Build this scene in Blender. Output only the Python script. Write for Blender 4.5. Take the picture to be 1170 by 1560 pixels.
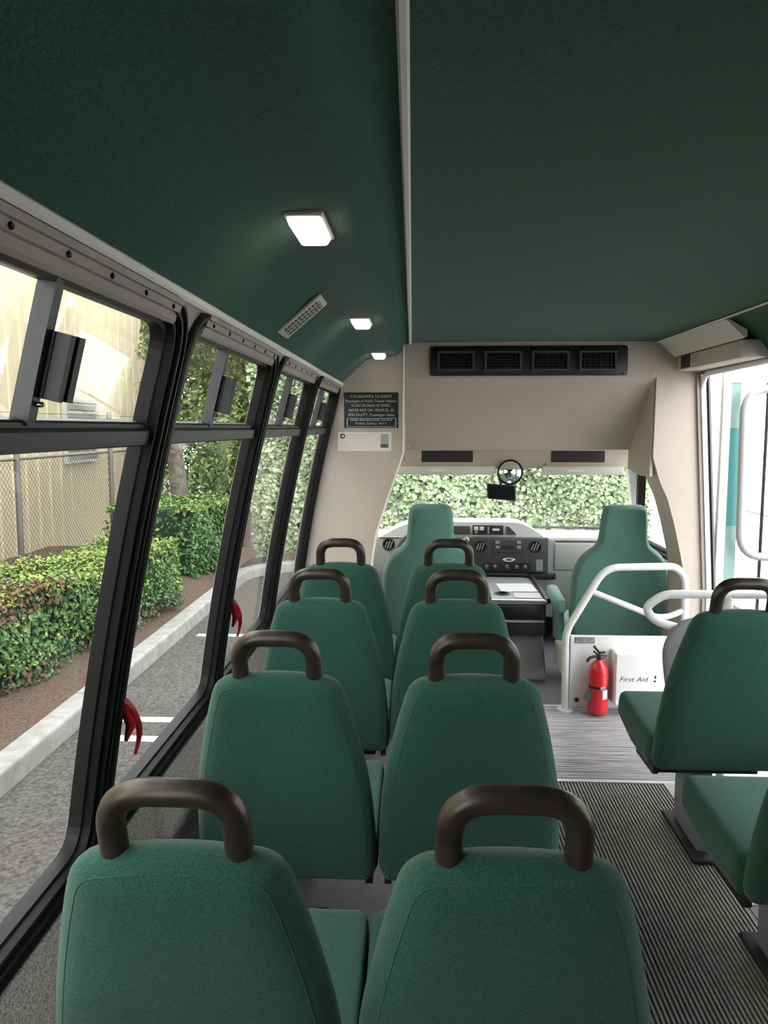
import bpy, bmesh, math, random
from mathutils import Vector, Matrix, Euler
random.seed(7)
PI = math.pi
scene = bpy.context.scene
for o in list(bpy.data.objects):
    bpy.data.objects.remove(o, do_unlink=True)
COL = scene.collection

# ------------------------------------------------------------------ camera
cam_d = bpy.data.cameras.new('camera')
cam_d.sensor_fit = 'VERTICAL'; cam_d.sensor_height = 36.0
cam_d.lens = 36.0 * 1180.0 / 1560.0
cam_d.clip_start = 0.02; cam_d.clip_end = 200
cam = bpy.data.objects.new('camera', cam_d); COL.objects.link(cam)
cam.location = (0, 0, 1.5)
cam.rotation_euler = (PI / 2 - 0.108052, 0, 0.0446237)
scene.camera = cam

# ------------------------------------------------------------------ world (bright overcast sky) and exposure
world = bpy.data.worlds.new('overcast_sky'); scene.world = world
world.use_nodes = True
wn = world.node_tree.nodes; wl = world.node_tree.links
bg = wn['Background']
bg.inputs['Color'].default_value = (0.95, 0.98, 1.0, 1)
bg.inputs['Strength'].default_value = 1.0
scene.view_settings.view_transform = 'Standard'
scene.view_settings.look = 'None'
scene.view_settings.gamma = 1
scene.view_settings.use_curve_mapping = False
scene.view_settings.exposure = 2.85

# ------------------------------------------------------------------ materials
MATS = {}
def mat(name, col, rough=0.6, metal=0.0, var=0.0, vscale=30, bump=0.0, bscale=200, spec=0.5, emit=None, col2=None, sheen=0.0, coat=0.0, stretch=None):
    m = bpy.data.materials.new(name); m.use_nodes = True
    nt = m.node_tree; n = nt.nodes; l = nt.links
    b = n['Principled BSDF']
    b.inputs['Roughness'].default_value = rough
    b.inputs['Metallic'].default_value = metal
    b.inputs['Specular IOR Level'].default_value = spec
    b.inputs['Sheen Weight'].default_value = sheen
    b.inputs['Coat Weight'].default_value = coat
    c = (*col, 1)
    if emit is not None:
        b.inputs['Emission Color'].default_value = c
        b.inputs['Emission Strength'].default_value = emit
    src = None
    if var or col2 or bump:
        tc = n.new('ShaderNodeTexCoord'); src = tc.outputs['Object']
        if stretch:
            mp = n.new('ShaderNodeMapping'); mp.inputs['Scale'].default_value = stretch
            l.new(src, mp.inputs['Vector']); src = mp.outputs['Vector']
    if var or col2:
        t = n.new('ShaderNodeTexNoise'); t.inputs['Scale'].default_value = vscale; t.inputs['Detail'].default_value = 4
        l.new(src, t.inputs['Vector'])
        r = n.new('ShaderNodeValToRGB')
        r.color_ramp.elements[0].position = 0.33; r.color_ramp.elements[1].position = 0.67
        lo = col if col2 else tuple(x * (1 - var) for x in col)
        hi = col2 if col2 else tuple(min(1, x * (1 + var)) for x in col)
        r.color_ramp.elements[0].color = (*lo, 1); r.color_ramp.elements[1].color = (*hi, 1)
        l.new(t.outputs['Fac'], r.inputs['Fac']); l.new(r.outputs['Color'], b.inputs['Base Color'])
    else:
        b.inputs['Base Color'].default_value = c
    if bump:
        t2 = n.new('ShaderNodeTexNoise'); t2.inputs['Scale'].default_value = bscale; t2.inputs['Detail'].default_value = 3
        l.new(src, t2.inputs['Vector'])
        bp = n.new('ShaderNodeBump'); bp.inputs['Strength'].default_value = bump; bp.inputs['Distance'].default_value = 0.004
        l.new(t2.outputs['Fac'], bp.inputs['Height']); l.new(bp.outputs['Normal'], b.inputs['Normal'])
    MATS[name] = m
    return m
def glass_mat(name, tint, refl, haze=0.0, hazecol=(0.6, 0.62, 0.6)):
    m = bpy.data.materials.new(name); m.use_nodes = True
    nt = m.node_tree; n = nt.nodes; l = nt.links
    n.remove(n['Principled BSDF'])
    tr = n.new('ShaderNodeBsdfTransparent'); tr.inputs['Color'].default_value = (*tint, 1)
    gl = n.new('ShaderNodeBsdfGlossy'); gl.inputs['Roughness'].default_value = 0.02
    fr = n.new('ShaderNodeFresnel'); fr.inputs['IOR'].default_value = 1.45
    mu = n.new('ShaderNodeMath'); mu.operation = 'MULTIPLY'; mu.inputs[1].default_value = refl
    l.new(fr.outputs['Fac'], mu.inputs[0])
    mx = n.new('ShaderNodeMixShader')
    l.new(mu.outputs[0], mx.inputs['Fac']); l.new(tr.outputs[0], mx.inputs[1]); l.new(gl.outputs[0], mx.inputs[2])
    out = mx
    if haze:
        df = n.new('ShaderNodeBsdfDiffuse'); df.inputs['Color'].default_value = (*hazecol, 1)
        m2 = n.new('ShaderNodeMixShader'); m2.inputs['Fac'].default_value = haze
        l.new(mx.outputs[0], m2.inputs[1]); l.new(df.outputs[0], m2.inputs[2]); out = m2
    l.new(out.outputs[0], n['Material Output'].inputs['Surface'])
    MATS[name] = m
    return m

mat('seat_green', (0.022, 0.084, 0.063), 0.9, var=0.30, vscale=330, bump=0.25, bscale=600, sheen=0.18, spec=0.2)
mat('head_green', (0.027, 0.092, 0.066), 0.95, var=0.28, vscale=260, bump=0.2, bscale=500, sheen=0.12, spec=0.1)
mat('cab_green', (0.092, 0.205, 0.168), 0.9, var=0.15, vscale=300, bump=0.2, bscale=500, sheen=0.3, spec=0.2)
mat('bronze', (0.050, 0.038, 0.030), 0.36, metal=0.45, var=0.4, vscale=14, coat=0.05)
mat('black_plastic', (0.012, 0.011, 0.011), 0.5, bump=0.05)
mat('black_rubber', (0.006, 0.0055, 0.0055), 0.45, spec=0.3)
mat('dark_metal', (0.03, 0.03, 0.03), 0.5, metal=0.3)
mat('alu_grey', (0.16, 0.155, 0.15), 0.45, metal=0.2)
mat('rail_grey', (0.036, 0.037, 0.037), 0.4, metal=0.3)
mat('taupe', (0.34, 0.295, 0.265), 0.6, var=0.06, vscale=12)
mat('beige', (0.50, 0.425, 0.36), 0.55, var=0.03, vscale=8, bump=0.06, bscale=300)
mat('cream', (0.66, 0.62, 0.55), 0.55)
mat('white_trim', (0.84, 0.80, 0.74), 0.5)
mat('white_metal', (0.80, 0.79, 0.78), 0.32)
mat('rail_white', (0.72, 0.72, 0.71), 0.32, var=0.05, vscale=30)
mat('rail_backlit', (0.36, 0.35, 0.35), 0.4)  # white rail darkened in the colour because it stands against the light
mat('carpet', (0.52, 0.48, 0.455), 1.0, var=0.55, vscale=260, bump=0.9, bscale=420, spec=0.1)
mat('cab_carpet', (0.19, 0.19, 0.19), 1.0, var=0.25, vscale=200, bump=0.5, bscale=300, spec=0.1)
mat('mat_rib', (0.30, 0.285, 0.27), 0.36, var=0.2, vscale=25)
mat('mat_groove', (0.10, 0.095, 0.09), 0.6)
mat('streak_sheen', (0.56, 0.54, 0.54), 0.3, col2=(0.20, 0.19, 0.20), vscale=14, stretch=(0.35, 10, 1))  # mat streaks, lightened to carry glossy reflections in the colour
mat('floor_grey', (0.24, 0.23, 0.225), 0.6, var=0.1, vscale=20)
mat('pale_floor', (0.50, 0.49, 0.48), 0.45)
mat('step_metal', (0.62, 0.61, 0.60), 0.35, metal=0.4)
mat('panel_grey', (0.24, 0.24, 0.26), 0.55)
mat('red', (0.62, 0.012, 0.02), 0.28, coat=0.3)
mat('handle_red', (0.42, 0.006, 0.015), 0.4)
mat('chrome', (0.75, 0.75, 0.75), 0.2, metal=1.0)
mat('mirror', (0.85, 0.87, 0.87), 0.02, metal=1.0)
mat('mirror_dark_reflection', (0.010, 0.011, 0.013), 0.12)  # near-black colour stands in for the dark interior it would reflect
mat('dash_light', (0.36, 0.355, 0.345), 0.6, bump=0.1, bscale=400)
mat('dash_dark', (0.05, 0.05, 0.05), 0.55, bump=0.1, bscale=300)
mat('knob_grey', (0.25, 0.25, 0.25), 0.5)
mat('engine_grey', (0.17, 0.17, 0.175), 0.5, bump=0.1, bscale=200)
mat('paper', (0.62, 0.63, 0.64), 0.25)
mat('sign_black', (0.012, 0.012, 0.010), 0.4)
mat('sign_text', (0.50, 0.53, 0.50), 0.6)
mat('card', (0.78, 0.73, 0.70), 0.6)
mat('card_ink', (0.10, 0.09, 0.09), 0.7)
mat('card_grey', (0.42, 0.40, 0.38), 0.7)
mat('ink', (0.03, 0.03, 0.03), 0.7)
mat('lamp_lens', (1.0, 0.93, 0.80), 0.4, emit=0.55)
mat('vent_cream', (0.50, 0.47, 0.41), 0.5)
mat('teal', (0.05, 0.23, 0.22), 0.4)
mat('teal_pale', (0.20, 0.32, 0.29), 0.4)
mat('tag_orange', (0.45, 0.25, 0.08), 0.6)
# outside
mat('asphalt', (0.062, 0.056, 0.050), 0.9, var=0.6, vscale=38, bump=0.6, bscale=90)
mat('line_white', (0.42, 0.41, 0.39), 0.8, var=0.12, vscale=40)
mat('curb', (0.25, 0.24, 0.225), 0.85, var=0.16, vscale=9, bump=0.3, bscale=60)
mat('mulch', (0.040, 0.024, 0.017), 1.0, col2=(0.115, 0.072, 0.050), vscale=55, bump=1.0, bscale=60)
mat('siding', (0.52, 0.44, 0.29), 0.6, var=0.05, vscale=2)
mat('louver', (0.42, 0.40, 0.37), 0.6)
mat('galv', (0.13, 0.12, 0.11), 0.5, metal=0.5)
mat('bark', (0.13, 0.105, 0.085), 1.0, var=0.4, vscale=14, bump=1.0, bscale=24)
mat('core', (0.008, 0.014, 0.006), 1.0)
mat('leaf_a', (0.045, 0.115, 0.028), 0.5, var=0.3, vscale=6)
mat('leaf_b', (0.085, 0.175, 0.035), 0.5, var=0.3, vscale=6)
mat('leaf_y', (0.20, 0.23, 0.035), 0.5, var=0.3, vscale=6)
mat('leaf_r', (0.13, 0.062, 0.036), 0.7, var=0.3, vscale=6)
mat('ivy_core', (0.09, 0.13, 0.06), 1.0)
mat('ivy_a', (0.16, 0.25, 0.11), 0.45, var=0.3, vscale=4)
mat('ivy_b', (0.27, 0.36, 0.19), 0.4, var=0.3, vscale=4)
mat('ivy_c', (0.42, 0.48, 0.30), 0.35, var=0.2, vscale=4)
mat('tree_a', (0.055, 0.11, 0.03), 0.5, var=0.3, vscale=3)
mat('tree_b', (0.20, 0.26, 0.065), 0.5, var=0.3, vscale=3)
mat('pale_wall', (0.80, 0.79, 0.77), 0.8)
glass_mat('glass', (0.96, 0.97, 0.96), 0.22)
glass_mat('glass_hazy', (0.94, 0.96, 0.94), 0.35, haze=0.05)
glass_mat('glass_clear', (0.97, 0.98, 0.98), 0.35)
glass_mat('glass_screen_glare', (0.97, 0.98, 0.97), 0.3, haze=0.06, hazecol=(0.8, 0.8, 0.78))  # pale diffuse mix paints veiling glare over the windscreen

# ------------------------------------------------------------------ geometry helpers
class G:
    """collects shapes for ONE mesh"""
    def __init__(s): s.v = []; s.f = []; s.m = []; s.sm = []
    def add(s, verts, faces, slot=0, smooth=False):
        k = len(s.v); s.v += [tuple(p) for p in verts]
        for f in faces:
            s.f.append([i + k for i in f]); s.m.append(slot); s.sm.append(smooth)
        return s
    def bm(s, b, M=None, slot=0, smooth=False):
        if M is not None: b.transform(M)
        b.verts.ensure_lookup_table()
        s.add([v.co[:] for v in b.verts], [[v.index for v in f.verts] for f in b.faces], slot, smooth)
        b.free(); return s
    def box(s, c, d, bev=0.0, seg=2, rot=None, slot=0, smooth=None):
        b = bmesh.new(); bmesh.ops.create_cube(b, size=1)
        b.transform(Matrix.Diagonal((*d, 1)))
        if bev > 0:
            bmesh.ops.bevel(b, geom=list(b.edges), offset=min(bev, min(d) * 0.49), segments=seg, profile=0.5, affect='EDGES')
        b.verts.index_update()
        M = Matrix.Translation(c)
        if rot is not None: M = M @ Euler(rot).to_matrix().to_4x4()
        return s.bm(b, M, slot, bev > 0.004 if smooth is None else smooth)
    def span(s, a, b, bev=0.0, seg=2, slot=0):
        c = [(a[i] + b[i]) / 2 for i in range(3)]; d = [abs(b[i] - a[i]) for i in range(3)]
        return s.box(c, d, bev, seg, None, slot)
    def tube(s, pts, r, n=10, closed=False, slot=0, smooth=True):
        P = [Vector(p) for p in pts]; N = len(P)
        rr = r if isinstance(r, (list, tuple)) else [r] * N
        T = []
        for i in range(N):
            a = P[(i - 1) % N] if (closed or i > 0) else P[i]
            b = P[(i + 1) % N] if (closed or i < N - 1) else P[i]
            T.append((b - a).normalized())
        u = T[0].orthogonal().normalized(); V = []
        for i in range(N):
            u = (u - T[i] * u.dot(T[i])).normalized(); w = T[i].cross(u)
            for k in range(n):
                a = 2 * PI * k / n
                V.append(P[i] + (u * math.cos(a) + w * math.sin(a)) * rr[i])
        F = []
        for i in range(N if closed else N - 1):
            j = (i + 1) % N
            for k in range(n):
                F.append([i * n + k, i * n + (k + 1) % n, j * n + (k + 1) % n, j * n + k])
        s.add(V, F, slot, smooth)
        if not closed:
            s.add(V[:n], [list(range(n))[::-1]], slot); s.add(V[-n:], [list(range(n))], slot)
        return s
    def lathe(s, prof, c=(0, 0, 0), n=20, axis='Z', slot=0, smooth=True, rot=None):
        V = []; F = []
        for (r, h) in prof:
            for k in range(n):
                a = 2 * PI * k / n
                p = Vector((r * math.cos(a), r * math.sin(a), h))
                if axis == 'Y': p = Vector((p.x, -p.z, p.y))     # +h points to -Y (towards the rear)
                if axis == 'X': p = Vector((p.z, p.x, p.y))
                if rot is not None: p = Euler(rot).to_matrix() @ p
                V.append(p + Vector(c))
        for i in range(len(prof) - 1):
            for k in range(n):
                F.append([i * n + k, i * n + (k + 1) % n, (i + 1) * n + (k + 1) % n, (i + 1) * n + k])
        s.add(V, F, slot, smooth)
        s.add(V[:n], [list(range(n))[::-1]], slot); s.add(V[-n:], [list(range(n))], slot)
        return s
    def prism(s, poly, fn, a, b, slot=0, smooth=False):
        """poly of 2D points swept from a to b; fn(u, v, t) -> 3D"""
        n = len(poly)
        V = [fn(u, v, a) for u, v in poly] + [fn(u, v, b) for u, v in poly]
        F = [[i, (i + 1) % n, n + (i + 1) % n, n + i] for i in range(n)]
        s.add(V, F, slot, smooth); s.add(V, [list(range(n))[::-1], [n + i for i in range(n)]], slot)
        return s
    def pillow(s, poly, prof, fn, slot=0, soft=True):
        """closed outline (ccw) with rings at (inset, depth); fn(u, v, depth) -> 3D"""
        n = len(poly); rings = []
        for ins, dep in prof:
            if ins > 0.025 and soft:                   # deep rings shrink towards the middle instead of crossing over
                r0 = inset(poly, 0.025); cx = sum(p.x for p in r0) / n; cy = sum(p.y for p in r0) / n
                hx = (max(p.x for p in r0) - min(p.x for p in r0)) / 2; hy = (max(p.y for p in r0) - min(p.y for p in r0)) / 2
                kx, ky = 1 - (ins - 0.025) / hx, 1 - (ins - 0.025) / hy
                ring = [Vector((cx + (p.x - cx) * kx, cy + (p.y - cy) * ky)) for p in r0]
            else: ring = inset(poly, ins)
            rings.append([fn(p[0], p[1], dep) for p in ring])
        V = [p for r in rings for p in r]; F = []
        for i in range(len(rings) - 1):
            for k in range(n):
                F.append([i * n + k, i * n + (k + 1) % n, (i + 1) * n + (k + 1) % n, (i + 1) * n + k])
        F.append(list(range(n))[::-1]); F.append([(len(rings) - 1) * n + k for k in range(n)])
        return s.add(V, F, slot, True)
    def grid(s, rows, slot=0, smooth=True):
        R = len(rows); Cn = len(rows[0])
        F = [[i * Cn + k, i * Cn + k + 1, (i + 1) * Cn + k + 1, (i + 1) * Cn + k] for i in range(R - 1) for k in range(Cn - 1)]
        return s.add([p for r in rows for p in r], F, slot, smooth)
    def text(s, string, loc, size, width=None, slot=0, fn=None, align='CENTER'):
        cu = bpy.data.curves.new('lettering', 'FONT'); cu.body = string; cu.size = size
        cu.align_x = align; cu.align_y = 'CENTER'; cu.resolution_u = 2
        ob = bpy.data.objects.new('lettering', cu)
        me = bpy.data.meshes.new_from_object(ob)
        w = max(v.co.x for v in me.vertices) - min(v.co.x for v in me.vertices)
        k = width / w if width else 1.0
        f = fn or (lambda x, y: (loc[0] + x * k, loc[1], loc[2] + y))
        s.add([f(v.co.x, v.co.y) for v in me.vertices], [list(p.vertices) for p in me.polygons], slot)
        bpy.data.objects.remove(ob); bpy.data.meshes.remove(me); bpy.data.curves.remove(cu)
        return s
    def mesh(s, name, mats):
        me = bpy.data.meshes.new(name)
        me.from_pydata(s.v, [], s.f)
        for m in (mats if isinstance(mats, (list, tuple)) else [mats]): me.materials.append(MATS[m])
        me.polygons.foreach_set('material_index', s.m); me.polygons.foreach_set('use_smooth', s.sm)
        me.validate(); me.update()
        return me
    def obj(s, name, mats, parent=None):
        o = bpy.data.objects.new(name, s.mesh(name, mats)); COL.objects.link(o)
        return adopt(o, parent)
def adopt(o, parent):
    if parent is not None:
        o.parent = parent
        if parent.get('world_parts'):
            o.matrix_parent_inverse = Matrix.Translation(-parent.location)
    return o
def inset(poly, d):
    if abs(d) < 1e-9: return [Vector(p) for p in poly]
    n = len(poly); P = [Vector(p) for p in poly]; out = []
    for i in range(n):
        a = (P[i] - P[i - 1]).normalized(); b = (P[(i + 1) % n] - P[i]).normalized()
        na = Vector((-a.y, a.x)); nb = Vector((-b.y, b.x)); m = na + nb
        m = m.normalized() if m.length > 1e-6 else na
        out.append(P[i] + m * d / max(0.5, m.dot(na)))
    return out
def fillet(pts, r, seg=5, closed=False):
    P = [Vector(p) for p in pts]; n = len(P); out = []
    rr = r if isinstance(r, (list, tuple)) else [r] * n
    for i in range(n):
        if not closed and i in (0, n - 1): out.append(P[i]); continue
        a, b, c = P[i - 1], P[i], P[(i + 1) % n]
        d1 = (a - b); d2 = (c - b)
        k = min(rr[i], d1.length * 0.49, d2.length * 0.49)
        p1 = b + d1.normalized() * k; p2 = b + d2.normalized() * k
        for j in range(seg + 1):
            t = j / seg
            out.append(p1 * (1 - t) ** 2 + b * 2 * t * (1 - t) + p2 * t * t)
    return out
def XZ(y0):                                            # outline in the X-Z plane, depth along +Y
    return lambda u, v, t: (u, y0 + t, v)

def tag(o, label, cat, group=None, kind=None):
    o['label'] = label; o['category'] = cat
    if group: o['group'] = group
    if kind: o['kind'] = kind
    return o
def thing(name, label, cat, loc=(0, 0, 0), group=None, kind=None, world=True):
    o = bpy.data.objects.new(name, None); COL.objects.link(o)
    o.location = loc; o.empty_display_size = 0.1
    if world: o['world_parts'] = 1
    return tag(o, label, cat, group, kind)
def copy_tree(o, parent=None):
    c = o.copy(); COL.objects.link(c); c.parent = parent
    for ch in list(o.children): copy_tree(ch, c)
    return c

# ------------------------------------------------------------------ dimensions of the bus
GZ = -0.80                                             # ground outside
YB = 4.20                                              # bulkhead
def wx(z):                                             # curved left wall
    if z < 0.64: return -0.648
    return -0.648 + 0.171 * (z - 0.64) + 0.0695 * (z - 0.64) * (z - 1.2)
def wn_(z):
    s = 0.0 if z < 0.64 else 0.171 + 0.0695 * (2 * z - 1.84)
    k = 1 / math.sqrt(1 + s * s); return (k, -s * k)
def wp(y, z, off):
    a, b = wn_(z); return (wx(z) + off * a, y, z + off * b)
def rx(z): return 1.565 - 0.07 * max(0, (z - 0.62))    # right wall
HEAD = [(-0.417, 1.737), (-0.40, 1.754), (-0.346, 1.803), (-0.30, 1.846), (-0.275, 1.864), (-0.245, 1.874), (-0.20, 1.879),
        (-0.155, 1.879), (-0.125, 1.882), (-0.106, 1.893), (-0.094, 1.913), (-0.085, 1.936), (-0.068, 1.947), (-0.045, 1.950)]

# ================================================================== SETTING: floor
fl = thing('floor', 'bus floor with ribbed grey aisle matting and streaked front section', 'floor', (0.45, 2, 0), kind='structure')
g = G(); g.span((-0.66, -1.2, -0.06), (0.36, YB - 0.10, -0.004)); g.span((1.05, -1.2, -0.06), (1.60, 3.10, -0.004)); g.span((0.36, -1.2, -0.06), (1.05, YB - 0.10, -0.008))
g.span((1.05, 3.10, -0.06), (1.12, YB - 0.10, -0.004))
g.obj('floor_base', 'floor_grey', fl)
# ribbed aisle mat (ribs along the bus)
g = G(); x = 0.30; pts = []
while x < 1.040:
    pts += [(x, -0.0065), (x + 0.0018, -0.001), (x + 0.0078, -0.001), (x + 0.0096, -0.0065)]; x += 0.0135
for i in range(len(pts) - 1):
    (a, za), (b, zb) = pts[i], pts[i + 1]
    g.add([(a, -1.2, za), (b, -1.2, zb), (b, 3.195, zb), (a, 3.195, za)], [[0, 1, 2, 3]], slot=0 if za > -0.002 and zb > -0.002 else 1)
g.obj('ribbed_mat', ['mat_rib', 'mat_groove'], fl)
# cross-streaked front matting
g = G(); y = 3.215; pts = []
while y < YB - 0.11:
    h = random.uniform(0.0, 0.0015); w = random.choice((0.010, 0.013, 0.016))
    pts += [(y, -0.005), (y + 0.002, h), (y + w - 0.004, h), (y + w - 0.002, -0.005)]; y += w
for i in range(len(pts) - 1):
    (a, za), (b, zb) = pts[i], pts[i + 1]
    g.add([(0.25, a, za), (1.12, a, za), (1.12, b, zb), (0.25, b, zb)], [[0, 1, 2, 3]], slot=0)
g.obj('front_matting', 'streak_sheen', fl)
g = G(); g.span((0.25, 3.190, -0.004), (1.12, 3.215, 0.003), 0.002); g.obj('threshold_strip', 'step_metal', fl)
g = G(); g.prism([(1.043, 3.19), (1.12, 3.19), (1.12, 2.35), (1.043, 2.35)], lambda u, v, t: (u, v, t), -0.003, 0.002); g.obj('edge_plate', 'pale_floor', fl)
g = G(); g.span((0.25, YB - 0.11, -0.02), (1.12, YB - 0.085, 0.004), 0.002); g.obj('floor_edge_strip', 'step_metal', fl)
# entry step well
sw = thing('stepwell', 'grey entry steps dropping from aisle floor to open door', 'steps', (1.34, 3.6, -0.4), kind='structure')
g = G(); g.span((1.12, 3.12, -0.34), (1.36, YB - 0.02, -0.28), 0.004); g.obj('step', 'floor_grey', sw)
g = G(); g.span((1.36, 3.12, -0.56), (1.60, YB - 0.02, -0.50), 0.004); g.obj('step', 'floor_grey', sw)
g = G(); g.span((1.105, 3.12, -0.34), (1.12, YB - 0.02, -0.005)); g.span((1.345, 3.12, -0.56), (1.36, YB - 0.02, -0.28)); g.obj('riser', 'panel_grey', sw)
g = G(); g.span((1.12, 3.10, -0.56), (1.60, 3.12, -0.02)); g.obj('side_panel', 'panel_grey', sw)
# cab floor
cf = tag(G().span((-0.50, YB - 0.08, -0.18), (1.62, 6.05, -0.12)).obj('floor', 'cab_carpet'), 'grey carpeted cab floor around the engine cover', 'floor', kind='structure')

# ================================================================== SETTING: left wall and its windows
wl_ = thing('wall_left', 'left bus wall with grey carpeted lower part below windows', 'wall', (-0.66, 2, 0), kind='structure')
WIN = [(-0.380, 0.535), (0.535, 1.452), (1.452, 2.370), (2.370, 3.285), (3.285, 4.195)]  # first window is unseen, added to let in light
ZL, ZH = 0.625, 1.735
g = G(); g.grid([[(wx(z) , y, z) for z in (-0.06, 0.3, 0.6, ZL)] for y in (-1.21, 0, 1, 2, 3, YB)]); g.grid([[(-0.70, y, z) for z in (0.0, ZL)] for y in (YB, -1.21)])
g.obj('carpet_panel', 'carpet', wl_)
g = G(); g.prism([(wx(.62) + 0.001, ZL - 0.012), (wx(.62) + 0.012, ZL - 0.010), (wx(.62) + 0.012, ZL + 0.006), (wx(.62) - 0.02, ZL + 0.012)], lambda u, v, t: (u, t, v), -1.21, YB)
g.obj('carpet_edge', 'carpet', wl_)
def rrect(y0, y1, z0, z1, r, seg=8):
    return fillet([(y0, z0), (y1, z0), (y1, z1), (y0, z1)], r, seg, closed=True)
def subdivide(poly, step=0.06):
    out = []
    for i, p in enumerate(poly):
        q = poly[(i + 1) % len(poly)]; k = max(1, int((q - p).length / step))
        for j in range(k): out.append(p + (q - p) * j / k)
    return out
FR = (0.012, 0.020, 0.024)                             # margins of a window inside its cell
g = G()
for (a, b) in [(-1.21, -0.38)] + WIN:               # pressed body panel around the openings
    inn = subdivide(rrect(a + 0.009, b - 0.009, ZL + 0.012, ZH - 0.005, 0.115))
    cy, cz = (a + b) / 2, (ZL + ZH) / 2; hy, hz = (b - a) / 2, (ZH - ZL) / 2
    out = []
    for p in inn:
        dy, dz = (p.x - cy) / hy, (p.y - cz) / hz; m = max(abs(dy), abs(dz))
        out.append(Vector((cy + dy / m * hy, cz + dz / m * hz)))
    if a < -1: inn = [Vector((cy, cz)) for p in inn]   # plain panel behind the camera, left windowless to dim the interior
    n = len(inn); V = [wp(p.x, p.y, 0.0) for p in out] + [wp(p.x, p.y, 0.0) for p in inn] + [wp(p.x, p.y, -0.05) for p in inn]
    F = [[i, (i + 1) % n, n + (i + 1) % n, n + i] for i in range(n)] + [[n + i, n + (i + 1) % n, 2 * n + (i + 1) % n, 2 * n + i] for i in range(n)]
    g.add(V, F)
g.obj('window_band', 'taupe', wl_)
g = G(); g.grid([[(x_ - 0.05, y, z_) for (x_, z_) in ((-0.66, 0.0), (-0.66, 0.64), (-0.655, 0.65))] for y in (-1.21, YB)]); g.obj('outer_skin', 'cream', wl_)

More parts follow.
